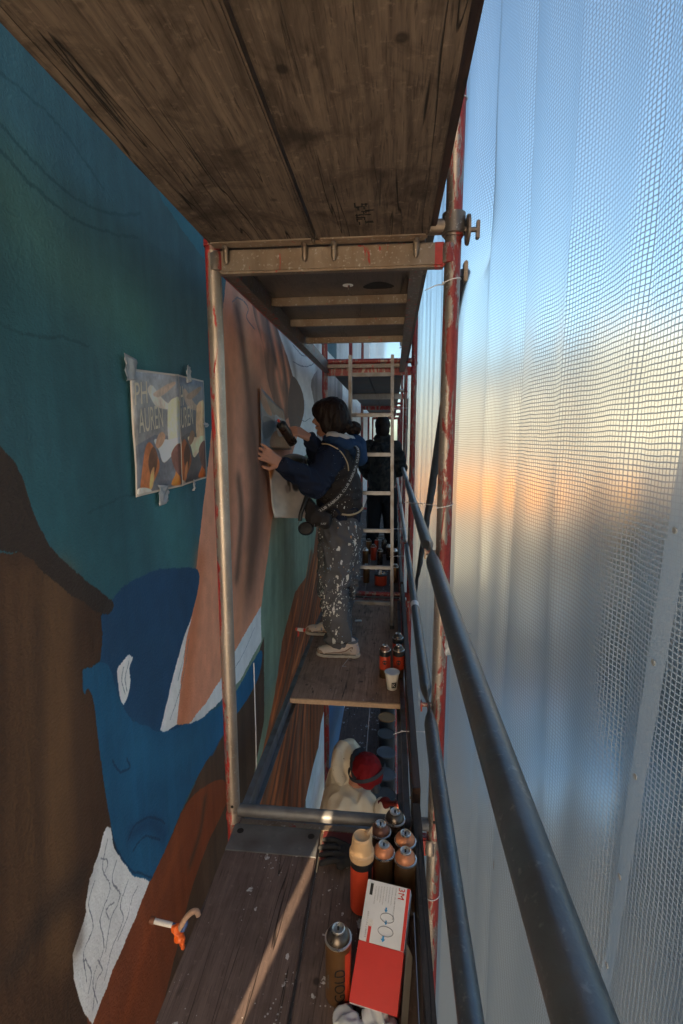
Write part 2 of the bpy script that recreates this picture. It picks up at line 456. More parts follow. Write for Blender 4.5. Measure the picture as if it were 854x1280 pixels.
# -- the big skin coloured shapes
skin = [(284, 340), (306, 342), (320, 362), (330, 400), (346, 450), (362, 500), (372, 545), (356, 600), (340, 650), (334, 700), (326, 762), (302, 800), (276, 850), (258, 880), (238, 906), (222, 912), (216, 905), (224, 850), (234, 780), (244, 720), (252, 650), (262, 560), (270, 460), (276, 400)]
paint(skin, pc(146, 106, 92), False, .08, .05)
stroke([(250, 700), (240, 800), (228, 900)], .05, pc(136, 88, 66), .75)
stroke([(300, 360), (312, 470), (330, 540)], .10, pc(176, 126, 112), .6)
stroke([(290, 400), (288, 500), (284, 640), (280, 760)], .07, pc(140, 96, 76), .6)
stroke([(296, 385), (303, 430), (314, 520), (322, 600), (318, 680)], .05, pc(66, 50, 46), .85)
stroke([(318, 500), (330, 580), (322, 660), (310, 720)], .16, pc(80, 60, 54), .8)
stroke([(298, 600), (302, 650), (296, 720)], .04, pc(52, 42, 38), .65)
stroke([(284, 470), (288, 600), (285, 730)], .045, pc(112, 78, 62), .6)
stroke([(312, 545), (318, 630), (312, 720)], .09, pc(70, 52, 45), .75)
stroke([(330, 450), (344, 500), (346, 560)], .07, pc(86, 66, 58), .5)
stroke([(306, 700), (296, 790), (280, 840)], .06, pc(146, 104, 84), .6)
stroke([(340, 520), (352, 570), (338, 640)], .14, pc(128, 84, 62), .6)
paint([(316, 366), (330, 372), (350, 420), (366, 470), (368, 505), (356, 525), (342, 500), (334, 470), (328, 430), (318, 395)], pc(88, 66, 58), True, .2, .2)
for a in ([(320, 372), (324, 400), (330, 430)], [(338, 400), (346, 440), (352, 470)], [(354, 440), (360, 470), (364, 500)], [(346, 468), (350, 490), (354, 506)]):
    stroke(a, .05, pc(152, 106, 88), .85)
for a in ([(330, 370), (336, 410), (344, 450)], [(346, 410), (354, 450), (359, 490)]):
    stroke(a, .03, pc(56, 46, 46), .8)
stroke([(352, 410), (366, 450), (372, 490)], .05, pc(92, 96, 104), .6)
paint([(366, 470), (378, 490), (380, 515), (370, 545), (362, 530), (360, 500)], pc(66, 56, 54), True, .2)
paint([(307, 352), (313, 358), (317, 378), (312, 372)], pc(158, 168, 182), True)
for a in ([(290, 376), (300, 372), (310, 384), (308, 396), (318, 410)], [(366, 430), (380, 445), (392, 440)], [(366, 452), (384, 458), (400, 446)], [(372, 520), (380, 526), (388, 522)]):
    stroke(a, .003, pc(52, 62, 80), .7, False)
# -- lower left: bodies of blue, white and brown
paint([(-200, 700), (28, 690), (60, 715), (100, 742), (132, 764), (150, 900), (190, 1100), (150, 1330), (-200, 1330)], pc(47, 35, 28), False, .25, .1)
paint([(128, 766), (150, 738), (176, 720), (206, 711), (246, 712), (246, 740), (232, 800), (224, 850), (214, 905), (300, 900), (280, 940), (160, 940), (118, 860), (122, 800)], pc(18, 50, 84), True, .14)
paint([(240, 770), (233, 800), (226, 850), (221, 905), (205, 916), (200, 912), (208, 880), (217, 840), (229, 800)], pc(165, 180, 196), False, .05)
paint([(326, 758), (327, 800), (300, 850), (268, 884), (240, 906), (236, 904), (258, 878), (276, 848), (302, 798)], pc(165, 180, 196), False, .05)
dark = [(330, 796), (330, 900), (312, 1000), (296, 1060), (250, 1120), (200, 1290), (110, 1290), (150, 1180), (200, 1070), (262, 950), (300, 880)]
paint(dark, pc(50, 40, 34), False, .25, .2)
paint([(262, 980), (280, 975), (284, 1000), (262, 1050), (240, 1110), (222, 1180), (190, 1285), (110, 1285), (150, 1180), (195, 1085), (216, 1042), (236, 1000)], pc(84, 45, 27), True, .16, .12)
stroke([(225, 1050), (190, 1150), (160, 1260)], .03, pc(98, 52, 28), .6)
stroke([(238, 1080), (250, 1040), (256, 1000)], .02, pc(50, 40, 34), .8)
blue = [(101, 850), (102, 838), (110, 831), (122, 828), (132, 830), (139, 838), (143, 856), (152, 880), (164, 898), (182, 908), (205, 914), (238, 904), (262, 890), (292, 868), (326, 812), (322, 850), (288, 905), (262, 945), (236, 992), (216, 1040), (196, 1084), (186, 1102), (168, 1096), (152, 1076), (140, 1040), (128, 970), (120, 905), (117, 876), (112, 862), (108, 862), (106, 868)]
paint(blue, pc(18, 64, 102), True, .16, .08)
stroke([(170, 940), (215, 950), (250, 920)], .05, pc(24, 74, 112), .6)
stroke([(140, 870), (150, 930), (160, 1000)], .03, pc(20, 66, 104), .6)
stroke([(165, 1040), (190, 1030), (205, 1045)], .025, pc(14, 44, 78), .7)
for a in ([(160, 1050), (170, 1030), (190, 1022), (206, 1030)], [(166, 1062), (182, 1046), (200, 1050)], [(140, 950), (150, 965), (162, 960), (158, 950)], [(138, 1040), (150, 1070), (168, 1090), (190, 1098)]):
    stroke(a, .003, pc(12, 36, 64), .7, False)
paint([(146, 838), (152, 826), (160, 819), (166, 822), (161, 834), (163, 850), (160, 868), (154, 880), (150, 872), (148, 856)], pc(165, 178, 194), True, .05)
paint([(131, 1034), (138, 1037), (142, 1058), (152, 1076), (168, 1096), (187, 1102), (168, 1150), (140, 1215), (116, 1280), (104, 1266), (92, 1224), (90, 1192), (104, 1150), (112, 1092), (122, 1070)], pc(155, 172, 190), False, .05)
brown = [(-40, 690), (28, 692), (60, 722), (100, 748), (126, 764), (128, 800), (124, 828), (103, 836), (103, 868), (114, 872), (120, 920), (126, 970), (134, 1032), (120, 1060), (116, 1090), (106, 1105), (107, 1140), (90, 1186), (88, 1220), (98, 1262), (112, 1284), (110, 1330), (-200, 1330), (-120, 900)]
paint(brown, pc(47, 35, 28), False, .25, .10)
for x in (12, 32, 60, 78):
    stroke([(x, 720), (x-2+x%7, 900), (x+2, 1080), (x+4, 1200)], .010+.0004*x, pc(74, 58, 42), .22+.004*x)
for x in (46, 95):
    stroke([(x, 760), (x+5, 1000), (x+4, 1180)], .016, pc(42, 34, 30), .35)
stroke([(20, 1200), (60, 1140), (100, 1100)], .04, pc(32, 28, 28), .6)
arm = [(-60, 470), (0, 556), (22, 584), (42, 640), (62, 682), (86, 706), (110, 728), (140, 752), (136, 766), (124, 766), (98, 749), (60, 722), (28, 692), (-30, 690), (-120, 700)]
paint(arm, pc(34, 30, 30), True, .2)
for _ in range(0):   # pencil sketch lines on the bare patches
    cx, cy = random.choice([(125, 1150), (140, 1120), (112, 1200), (150, 1160), (132, 1060), (120, 1240)])
    x, y = cx+random.uniform(-14, 14), cy+random.uniform(-20, 20); pts = []
    for k in range(5):
        pts.append((x, y)); x += random.uniform(-6, 4); y += random.uniform(4, 13)
    if all(1040 < p[1] < 1270 and 96+abs(p[1]-1190)*.2 < p[0] < 186-(p[1]-1100)*.42 for p in pts): stroke(pts, .0016, pc(60, 68, 86), .8, False)
for a in ([(134, 1050), (128, 1085), (138, 1110), (124, 1150), (130, 1185), (116, 1225), (122, 1255)], [(146, 1075), (140, 1100), (150, 1118), (138, 1150), (132, 1190)], [(160, 1100), (150, 1130), (154, 1150), (140, 1185), (130, 1225)],
          [(172, 1108), (164, 1125), (158, 1150), (146, 1178)], [(118, 1100), (110, 1130), (116, 1160), (104, 1190), (108, 1225)], [(106, 1200), (114, 1215), (110, 1240)], [(126, 1072), (134, 1076), (130, 1092)], [(142, 1128), (132, 1138), (136, 1150)], [(122, 1200), (128, 1212), (120, 1230), (116, 1262)]):
    stroke(a, .0014, pc(66, 74, 92), .75, False)
for a in ([(154, 832), (152, 850), (156, 866)], [(160, 826), (156, 845), (159, 862)], [(236, 800), (228, 850), (212, 900)], [(232, 810), (222, 850)], [(318, 785), (300, 825), (276, 862)]):
    stroke(a, .0015, pc(60, 74, 96), .7, False)
# hand painted edges: resample with a small warp
wy = (vnoise(MH, MW, 70, 100, 8, 3)-.5)*5; wx_ = (vnoise(MH, MW, 70, 100, 9, 3)-.5)*5
iy = np.clip(np.arange(MH)[:, None]+wy, 0, MH-1).astype(int); ix = np.clip(np.arange(MW)[None, :]+wx_, 0, MW-1).astype(int)
mur = mur[iy, ix]
mur *= (1+.10*(vnoise(MH, MW, 120, 160, 12, 3)-.5))[..., None]
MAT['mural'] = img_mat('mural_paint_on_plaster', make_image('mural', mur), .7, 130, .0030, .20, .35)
del wy, wx_, iy, ix

# ------------------------------------------------------------------ setting: ground, street, wall
GZ = -7.4
def sheet_box(name, a, b, mat, **kw): return MB().box(a, b).build(name, mat, smooth=False, **kw)
MAT['asphalt'] = m_plain('asphalt', (.05, .05, .052), .85, var=.3, scale=3, bump=.004)
MAT['paving'] = m_plain('pavement_concrete', (.13, .125, .12), .85, var=.25, scale=2, bump=.003)
MAT['earth'] = m_plain('ground_earth', (.09, .085, .07), .9, var=.3, scale=.5)
MAT['line'] = m_plain('road_paint', (.75, .75, .72), .7)
MB().box((-400, -400, GZ-1.2), (400, 700, GZ-.2)).build('ground', MAT['earth'], smooth=False, kind='structure')
MB().box((3.0, -120, GZ-.19), (11.0, 300, GZ-.12)).build('road', MAT['asphalt'], smooth=False, kind='structure')
MB().box((-.69, -120, GZ-.19), (3.0, 300, GZ)).build('pavement', MAT['paving'], smooth=False, kind='structure')
MB().box((11.0, -120, GZ-.19), (60, 300, GZ)).build('far_pavement', MAT['asphalt'], smooth=False, kind='structure')
rm = MB()
for k in range(-6, 20): rm.box((6.93, k*9.0, GZ-.118), (7.07, k*9.0+3.2, GZ-.114))
rm.build('road_markings', MAT['line'], smooth=False, kind='structure')

# the painted house wall: sheet with a mural at its face, body behind it
wall_end = -.461  # unseen corner, placed to bound the strip of sun
ys = [wall_end, -.3, -.1, .05] + list(np.exp(np.linspace(math.log(.2), math.log(30), 110)))
zs = list(np.linspace(GZ+.0, 7.0, 40))
V = []; F = []; UV = []
for z in zs:
    for y in ys:
        V.append((WX, y, z)); u, v = w2t(max(y, .06), z); UV.append((u/MW, 1-v/MH))
ny = len(ys)
for i in range(len(zs)-1):
    for j in range(ny-1):
        F.append((i*ny+j, i*ny+j+1, (i+1)*ny+j+1, (i+1)*ny+j))
me = bpy.data.meshes.new('mural_face'); me.from_pydata(V, [], F)
uvl = me.uv_layers.new(name='UVMap')
for lp in me.loops: uvl.data[lp.index].uv = UV[lp.vertex_index]
me.materials.append(MAT['mural'])
MAT['render_grey'] = m_plain('house_render', (.40, .38, .35), .85, var=.15, scale=4, bump=.003)
wall = empty('painted_wall', (0, 0, 0), 'tall plaster house wall painted with a teal, blue and brown mural beside the scaffold', 'wall')
link('mural_face', me, wall)
MB().box((-9, wall_end+.004, GZ+.002), (WX-.004, 30, 6.998)).build('wall_body', MAT['render_grey'], wall, smooth=False)

# ------------------------------------------------------------------ translucent netting sheets
def m_sheet(name, cell=.0077, thread=.21):
    t = NT(name)
    uv = t.n('UVMap'); sp = t.n('SeparateXYZ'); t.l(uv.outputs[0], sp.inputs[0])
    # uneven weave
    n = t.noise(uv.outputs[0], 9, 3); n_ = t.math('MULTIPLY_ADD', n, .010, -.005)
    u = t.math('FRACT', t.math('DIVIDE', t.math('ADD', sp.outputs[0], n_), cell))
    v = t.math('FRACT', t.math('DIVIDE', t.math('ADD', sp.outputs[1], n_), cell*.92))
    du = t.math('ABSOLUTE', t.math('SUBTRACT', u, .5)); dv = t.math('ABSOLUTE', t.math('SUBTRACT', v, .5))
    d = t.math('MAXIMUM', t.ramp(du, .5-thread*.5-.05, .5-thread*.5+.03), t.ramp(dv, .5-thread*.5-.06, .5-thread*.5+.02))
    tc = t.n('TexCoord'); big = t.noise(tc.outputs['Object'], 2.2, 4)
    # reinforced hem bands run up the sheet
    bu = t.math('FRACT', t.math('DIVIDE', t.math('ADD', sp.outputs[0], t.math('MULTIPLY', sp.outputs[1], .11)), 2.0))
    band = t.math('LESS_THAN', t.math('ABSOLUTE', t.math('SUBTRACT', bu, .2725)), .0085)
    refr = t.n('BsdfRefraction', distribution='GGX'); refr.inputs['IOR'].default_value = 1.12
    refr.inputs['Roughness'].default_value = .47; refr.inputs['Color'].default_value = (.55, .64, .665, 1)
    trl = t.n('BsdfTranslucent'); trl.inputs[0].default_value = (.34, .37, .38, 1)
    dif = t.n('BsdfDiffuse'); dif.inputs[0].default_value = (.33, .36, .38, 1)
    gl = t.n('BsdfGlossy'); gl.inputs['Roughness'].default_value = .35; gl.inputs[0].default_value = (.8, .8, .8, 1)
    m1 = t.n('MixShader'); t.l(t.math('MULTIPLY_ADD', big, .06, .04), m1.inputs[0]); t.l(refr.outputs[0], m1.inputs[1]); t.l(trl.outputs[0], m1.inputs[2])
    m1b = t.n('MixShader'); m1b.inputs[0].default_value = .03; t.l(m1.outputs[0], m1b.inputs[1]); t.l(dif.outputs[0], m1b.inputs[2])
    m1c = t.n('MixShader'); m1c.inputs[0].default_value = .03; t.l(m1b.outputs[0], m1c.inputs[1]); t.l(gl.outputs[0], m1c.inputs[2])
    th = t.n('MixShader'); th.inputs[0].default_value = .50; t.l(trl.outputs[0], th.inputs[2]); t.l(dif.outputs[0], th.inputs[1])
    lw = t.n('LayerWeight'); lw.inputs[0].default_value = .5      # woven threads stand up: they cover more at a grazing angle
    graze = t.ramp(lw.outputs['Facing'], .86, 1.03)
    cov = t.math('MAXIMUM', t.math('MAXIMUM', t.math('MULTIPLY', d, .92), t.math('MULTIPLY', band, .72)), graze)
    ps = at(633, 1082, 0, .30)          # rusty smear on the sheet
    su = t.math('DIVIDE', t.math('SUBTRACT', sp.outputs[0], ps.y), .0045); sv = t.math('DIVIDE', t.math('SUBTRACT', sp.outputs[1], ps.z), .017)
    sr = t.math('ADD', t.math('MULTIPLY', su, su), t.math('MULTIPLY', sv, sv))
    stain = t.ramp(t.math('ADD', sr, t.math('MULTIPLY', t.noise(uv.outputs[0], 260, 3), 1.2)), 1.9, .5)
    rd = t.n('BsdfTranslucent'); rd.inputs[0].default_value = (.22, .10, .03, 1)
    m2 = t.n('MixShader'); t.l(cov, m2.inputs[0]); t.l(m1c.outputs[0], m2.inputs[1]); t.l(th.outputs[0], m2.inputs[2])
    m3 = t.n('MixShader'); t.l(t.math('MULTIPLY', stain, .8), m3.inputs[0]); t.l(m2.outputs[0], m3.inputs[1]); t.l(rd.outputs[0], m3.inputs[2])
    t.l(m3.outputs[0], t.out.inputs[0]); return t.m
MAT['sheet'] = m_sheet('translucent_grid_sheeting')
t = NT('warm_fill_tarpaulin'); tr_ = t.n('BsdfTranslucent'); tr_.inputs[0].default_value = (.90, .89, .87, 1); df_ = t.n('BsdfDiffuse'); df_.inputs[0].default_value = (.7, .7, .7, 1)
mx_ = t.n('MixShader'); mx_.inputs[0].default_value = .15; t.l(tr_.outputs[0], mx_.inputs[1]); t.l(df_.outputs[0], mx_.inputs[2]); t.l(mx_.outputs[0], t.out.inputs[0]); MAT['tarp'] = t.m  # for the unseen end sheets; translucent to spread warm fill light
def grid_sheet(name, fn, us, vs, uvf, mat, parent=None, **kw):
    V = []; F = []; UV = []
    for b in vs:
        for a in us: V.append(fn(a, b)); UV.append(uvf(a, b))
    n = len(us)
    for i in range(len(vs)-1):
        for j in range(n-1): F.append((i*n+j, (i+1)*n+j, (i+1)*n+j+1, i*n+j+1))
    me = bpy.data.meshes.new(name); me.from_pydata(V, [], F)
    ul = me.uv_layers.new(name='UVMap')
    idx = np.empty(len(me.loops), int); me.loops.foreach_get('vertex_index', idx)
    ul.data.foreach_set('uv', np.array(UV, np.float32)[idx].ravel())
    me.materials.append(mat); me.shade_smooth()
    return link(name, me, parent, **kw)
Y1, BAY = 1.574, 2.57
def sheet_x(y, z):
    t = ((y-Y1)/BAY) % 1.0; bay = math.floor((y-Y1)/BAY)
    s = math.sin(math.pi*t)
    amp = .115 if bay == -1 else .035
    x = .205+amp*s**.75*(.85+.15*math.cos(z*1.1+y))
    fold = .0034*math.sin(y*17+1.6*math.sin(z*.9)+z*.3)*min(1, s*2.2)+.002*math.sin(y*41+1.2*math.sin(z*1.7+1))*min(1, s*2)
    fold += .016*mnoise.noise(Vector((y*2.6, z*.9, 3.3)))*min(1, s*2.5)
    # sharp hanging creases
    for yc, sg in ((.86, -1), (.66, 1), (1.12, 1), (1.33, -1)):
        q = y-yc-.02*math.sin(z*1.6+yc*9)
        fold += sg*.008*math.exp(-abs(q)/.022)
    x += fold
    x += .075*math.exp(-((y-1.52)**2/.012+(z-.62)**2/.02))+.03*math.exp(-((y-1.45)**2/.02+(z-1.0)**2/.3))
    return max(x, .199)
ysn = list(np.arange(-1.0, 1.9, .02))+list(np.arange(1.9, 5.0, .05))+list(np.arange(5.0, 14.5, .12))
zsn = list(np.arange(-3.6, -2.0, .12))+list(np.arange(-2.0, 1.8, .05))+list(np.arange(1.8, 4.8, .15))
big_sheet = grid_sheet('scaffold_sheeting', lambda y, z: (sheet_x(y, z), y, z), ysn, zsn, lambda y, z: (y, z), MAT['sheet'],
    label='translucent white grid-reinforced sheeting hanging along the whole right side of the scaffold', cat='sheeting')
# eyelets punched in the hem band of the near sheet
eb = MB().lathe([(.0018, 0), (.0038, 0), (.0040, .0012), (.0018, .0014)], 14, Matrix.Rotation(-math.pi/2, 4, 'Y'))
em = eb.mesh('eyelet', MAT['tape'])
for k in range(-7, 1):
    z = k*.16-.1
    y = .545-.11*z
    o = link('eyelet', em, big_sheet); o.location = (sheet_x(y, z)-.002, y, z)

# ------------------------------------------------------------------ scaffold
XL, XR, TR = -.56, .17, .02415
def frame_label(j, lv):
    where = {-1: 'nearest behind the viewer', 0: 'first frame ahead at the open hatch', 1: 'second frame, just past the woman at the ladder', 2: 'third frame, by the man in black', 3: 'fourth frame down the walkway', 4: 'fifth frame down the walkway', 5: 'last frame before the end sheeting'}[j]
    return 'steel scaffold frame ' + {-3.365: 'one storey down, ', -1.4: 'on the walkway storey, ', .565: 'above the upper boards, ', -5.33: 'two storeys down, ', -7.295: 'standing on the pavement, '}[lv] + where
def make_frame(y, z, post_l, post_r, beam, label):
    t = empty('standing_scaffold', (0, y, z), label, 'scaffold frame', 'frames of the scaffold')
    for x, m in ((XL, post_l), (XR, post_r)):
        p = MB().tube((x, 0, .0), (x, 0, 1.9645), TR, n=20)
        p.lathe([(TR+.0008, -.02), (TR+.0035, -.018), (TR+.0035, .0), (TR+.0008, .01)], 20, Matrix.Translation((x, 0, .012+.02)))
        p.build('post', m, t)
        s = 1 if x < 0 else -1
        h = MB().lathe([(.0001, 0), (.0052, .0), (.0052, .0015), (.0001, .0015)], 12, Matrix.Translation((x+s*.004, -TR-.0003, .075)) @ Matrix.Rotation(math.pi/2, 4, 'X')).build('pin_hole_disc', MAT['dark'], t)  # flat dark disc painted for the shade in a pin hole
    MB().tube((XL+TR-.004, 0, .045), (XR-TR+.004, 0, .045), .0215, n=20).build('base_tube', beam, t)
    MB().box((XL+TR-.003, -.018, 1.896), (XR-TR+.003, .018, 1.964)).build('top_beam', beam, t, bevel=.006)
    MB().box((XR-TR-.035, -.0187, 1.8955), (XR-TR+.002, .0187, 1.9645)).build('red_beam_end', M['galv_red'], t, bevel=.006)
    for x, s in ((XL, 1), (XR, -1)): MB().lathe([(.0225, 0), (.027, .002), (.027, .05), (.0225, .056)], 18, Matrix.Translation((x+s*.012, 0, 1.905))).build('weld_collar', post_r, t)
    # guard rail studs on the outer post
    for hz in (1.03, .50):
        g = MB().tube((XR-TR+.004, 0, hz), (XR-TR-.030, 0, hz), .008, n=10); g.box((XR-TR-.036, -.011, hz-.02), (XR-TR-.030, .011, hz+.012))
        g.build('rail_stud', post_r, t)
    return t
M = MAT
for j in range(-1, 6):
    y = Y1+BAY*j
    for lv in (-7.295, -5.33, -3.365, -1.4, .565):
        if j > 3 and lv not in (-1.4, -3.365): continue
        pl, pr, bm_ = M['red_post'], M['red_post'], M['galv_red']
        if j == 0 and lv == -1.4: pl, pr, bm_ = M['post_left'], M['post_right'], M['beam']
        elif j == 0: pl, pr, bm_ = M['red_post'], M['post_right'], M['beam']
        elif j == 0 and False: pass
        elif j == 1: bm_ = M['red_post']
        elif j == 2: bm_ = M['galv']
        f_ = make_frame(y, lv, pl, pr, bm_, frame_label(j, lv))
        if j == 0 and lv == -1.4:
            for c in children(f_):
                if c.name.startswith('base_tube'): c.data.materials[0] = M['plate']
# floor tube of the second frame is bare steel
    
# outrigger coupler with its wedge pin on the outer post, pushing the sheet outward
cp = empty('scaffold_coupler', (XR, Y1, .615), 'dark steel swivel coupler with a bolt poking into the sheeting at the outer post', 'coupler')
MB().lathe([(.0255, -.03), (.034, -.028), (.034, .028), (.0255, .03)], 20).build('clamp_ring', M['rail_side'], cp)
MB().lathe([(.004, 0), (.038, 0), (.041, .003), (.041, .009), (.015, .013), (.004, .013)], 24, Matrix.Translation((.035, -.01, -.02)) @ Matrix.Rotation(math.pi/2, 4, 'Y')).build('disc', M['rail_side'], cp)
MB().tube((.03, -.01, -.02), (.070, -.01, -.02), .007, n=10).build('bolt', M['rail_side'], cp)
MB().box((.064, -.019, -.045), (.074, .002, .004)).build('wedge', M['rail_side'], cp, bevel=.002)

# boards
def make_board(x0, x1, y0, y1, z, top, end, label, hooks=True, thick=.045, mat_under=None, group='deck boards of the scaffold'):
    """two-board decks: each board is a thing with its planks' end plates and claws; z is the top face"""
    cx = (x0+x1)/2
    t = empty('deck_board', (cx, y0, z), label, 'board', group)
    w = x1-x0; L = y1-y0
    MB().box((-w/2, .03, -thick), (w/2, L-.03, 0)).build('plank', top, t, bevel=.004)
    for e, (a, b) in enumerate(((.012, .13), (L-.13, L-.012))):
        p = MB().box((-w/2+.001, a, -.004), (w/2-.001, b, .0028)); p.build('end_plate', end, t, bevel=.0012)
        for hx in (-w/2+.03, w/2-.03):
            for hy, r in (((a+b)/2+.025*(1 if e else -1), .009),):
                MB().lathe([(.0001, .0030), (r, .0030), (r+.003, .0034), (r+.003, .0028), (.0001, .0028)], 12, Matrix.Translation((hx, hy, .0002))).build('plate_hole_disc', M['dark'], t)  # no real opening: dark disc paints the shade inside the hole
        for hx in (-w/2+.05, -.01, w/2-.06):
            MB().lathe([(.0001, .0045), (.004, .0042), (.006, .0030), (.006, .0028), (.0001, .0028)], 10, Matrix.Translation((hx, (a+b)/2-.03*(1 if e else -1), 0))).build('rivet', end, t)
        c = MB().box((-w/2+.004, -.0 if e == 0 else L-.052, -thick-.004), (w/2-.004, .052 if e == 0 else L, -thick+.022)); c.build('end_bar', M['beam'], t, bevel=.006)
    if hooks:
        for hx in (-w/2+.045, w/2-.035):
            for e, hy in enumerate((.0, L)):
                s = 1 if e else -1
                # claw: over the beam and down its face
                MB().path([(hx, hy-s*.035, -thick+.006), (hx, hy-s*.012, -thick-.006), (hx, hy-s*.0085, -thick-.02), (hx, hy-s*.0085, -thick-.042), (hx, hy-s*.0085, -thick-.05)], [.008, .009, .009, .0085, .003], 10).build('hook', M['beam'], t)
    return t
# nearest bay, walkway level: y from -.98 to 1.545
BL = ((-.550, -.233), (-.223, .086))
make_board(*BL[0], Y1-BAY+.03, Y1-.003, -1.40, M['board_top'], M['plate'], 'paint-spattered brown deck board in the foreground beside the mural wall', False)
b2 = make_board(*BL[1], Y1-BAY+.03, Y1-.003, -1.404, M['board_top'], M['plate_red'], 'dark foreground deck board carrying the spray cans and red-white box', False)
# nearest bay, overhead
UL = ((-.552, -.232), (-.224, .096))
make_board(*UL[0], Y1-BAY+.03, Y1-.026, .612, M['board_under'], M['plate'], 'rough grained overhead board on the wall side, seen from below')
make_board(*UL[1], Y1-BAY+.03, Y1-.026, .612, M['board_under'], M['plate'], 'smoother brown overhead board with a long crack and a small stamp on the sheeting side')
for lv, wh in ((-3.4, 'one storey down'), (2.6, 'two storeys up')):
    for k in range(2):
        make_board(*BL[k], Y1-BAY+.03, Y1-.03, lv, M['board_top'], M['plate'], f'deck board {wh} in the nearest bay, ' + ('wall side' if k == 0 else 'sheeting side'), False)
        make_board(*BL[k], Y1+.03, Y1+BAY-.03, lv, M['board_top'], M['plate'], f'deck board {wh} below the kneeling worker, ' .replace('below the kneeling worker', 'under the kneeling worker' if lv < 0 else 'above the woman') + ('wall side' if k == 0 else 'sheeting side'), False)
for j in range(1, 5):
    nm = {1: 'bay past the ladder', 2: 'bay of the man in black', 3: 'fourth bay', 4: 'last bay'}[j]
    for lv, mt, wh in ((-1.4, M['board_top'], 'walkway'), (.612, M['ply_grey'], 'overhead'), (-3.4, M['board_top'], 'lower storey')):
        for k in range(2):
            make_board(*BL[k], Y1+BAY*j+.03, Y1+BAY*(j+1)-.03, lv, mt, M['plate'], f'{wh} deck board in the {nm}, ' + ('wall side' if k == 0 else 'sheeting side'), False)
# stamp under the overhead board: illegible dark characters
st = MB()
r_ = random.Random(5)
for k in range(6):
    y = 1.30+k*.021
    for q in range(4):
        x = -.085+r_.uniform(-.018, .012); yy = y+r_.uniform(-.006, .006)
        if r_.random() < .5: st.box((x, yy, .5652), (x+.022*r_.uniform(.4, 1), yy+.0035, .5662))
        else: st.box((x, yy, .5652), (x+.0035, yy+.016, .5662))
sto = st.build('stamp', M['dark'])
ub = [o for o in COL.objects if o.get('label', '').startswith('smoother brown')][0]
sto.parent = ub; sto.matrix_parent_inverse = Matrix.Translation(ub.location).inverted()

# hatch decks: aluminium frame with plywood panel and an open hatch
def make_hatch(z, panels, y0, y1, bars, label, top, under, rail, rim=.075):
    t = empty('hatch_deck', (0, y0, z), label, 'hatch deck', 'hatch decks of the scaffold')
    L = y1-y0
    for s, (xa, xb) in (('l', (-.556, -.530)), ('r', (.066, .090))):
        MB().box((xa, 0, -rim), (xb, L, -.001)).box((xa+(.0 if s == 'l' else -.018), .002, -rim-.004), (xb+(.018 if s == 'l' else 0), L-.002, -rim)).build('side_rail', rail, t, bevel=.0015)
    for a, b in panels:
        MB().box((-.529, a, -.012), (.065, b, .001)).build('plywood_panel', top, t, bevel=.0008)
        MB().box((-.528, a+.002, -.0165), (.064, b-.002, -.0125)).build('underside_lining', under, t)
        MB().box((-.529, a-.013, -.028), (.065, a-.0005, -.0005)).build('panel_edge', M['ply_edge'], t, bevel=.002)
    for yb in bars:
        MB().box((-.528, yb-.012, -.052), (.064, yb+.012, -.018)).build('cross_bar', M['beam'], t, bevel=.002)
    for ye in (.0, L-.03):
        MB().box((-.530, ye, -.060), (.066, ye+.028, -.030)).build('end_bar', rail, t, bevel=.003)
    return t
mid = make_hatch(-1.40, [(.845, 2.51)], Y1+.03, Y1+BAY-.03, (1.3, 1.9), 'plywood hatch deck with its hatch open, where the woman in paint-spattered trousers stands', M['ply_top'], M['ply_under'], M['alu'])
uph = make_hatch(.612, [(.0, 1.46)], Y1+.03, Y1+BAY-.03, (.60, 1.0, 1.46), 'overhead hatch deck seen from below with cross bars and a round drain hole', M['ply_top'], M['ply_under'], M['rail_side'], .09)
MB().box((-.5595, .0, -.094), (-.5565, 2.5, -.070)).build('red_edge_strip', M['redpaint'], uph)
# round hole: pale disc painted as daylight showing through, with a hanging pin
hx, hy = at(435, 358, 2, .59).x, at(435, 358, 2, .59).y-(Y1+.03)
MAT['daylight_hole'] = m_plain('painted_daylight', (.75, .78, .80), .5)
MB().lathe([(.0001, 0), (.021, 0), (.021, .0015), (.0001, .0015)], 20, Matrix.Translation((hx, hy, -.0185))).build('hole_daylight_disc', MAT['daylight_hole'], uph)
MB().path([(hx+.004, hy, -.018), (hx+.004, hy, -.035), (hx+.006, hy+.004, -.055)], .004, 8).build('hanging_pin', M['rail_side'], uph)
# patch of dark tar on the lining
MB().lathe([(.0001, 0), (.06, 0), (.055, .0006), (.0001, .0006)], 18, Matrix.Translation((hx+.12, hy+.02, -.0172)) @ Matrix.Scale(.8, 4, (0, 1, 0)), jit=.12).build('dark_patch', M['dark'], uph)

# toe boards
def toe(x0, x1, y0, y1, z0, h, mat, label):
    t = empty('toe_board', (x0, y0, z0), label, 'toe board', 'toe boards of the scaffold')
    MB().box((0, .0, 0), (x1-x0, y1-y0, h)).build('plank', mat, t, bevel=.003)
    for e, ye in enumerate((.02, y1-y0-.06)):
        MB().box((-.004, ye, .01), (.0, ye+.04, h-.02)).build('fitting', M['plate'], t, bevel=.001)
        MB().lathe([(.0001, 0), (.006, 0), (.004, .004), (.0001, .004)], 10, Matrix.Translation((-.004, ye+.02, h*.55)) @ Matrix.Rotation(-math.pi/2, 4, 'Y')).build('bolt', M['beam'], t)
    return t
toe(.088, .116, Y1-BAY+.03, Y1-.03, -1.404, .155, M['toe'], 'grey worn toe board along the right edge of the foreground deck')
toe(.094, .122, Y1+.04, Y1+BAY-.03, -1.404, .155, M['toe_brown'], 'dark brown toe board beside the paper cup and the open hatch')
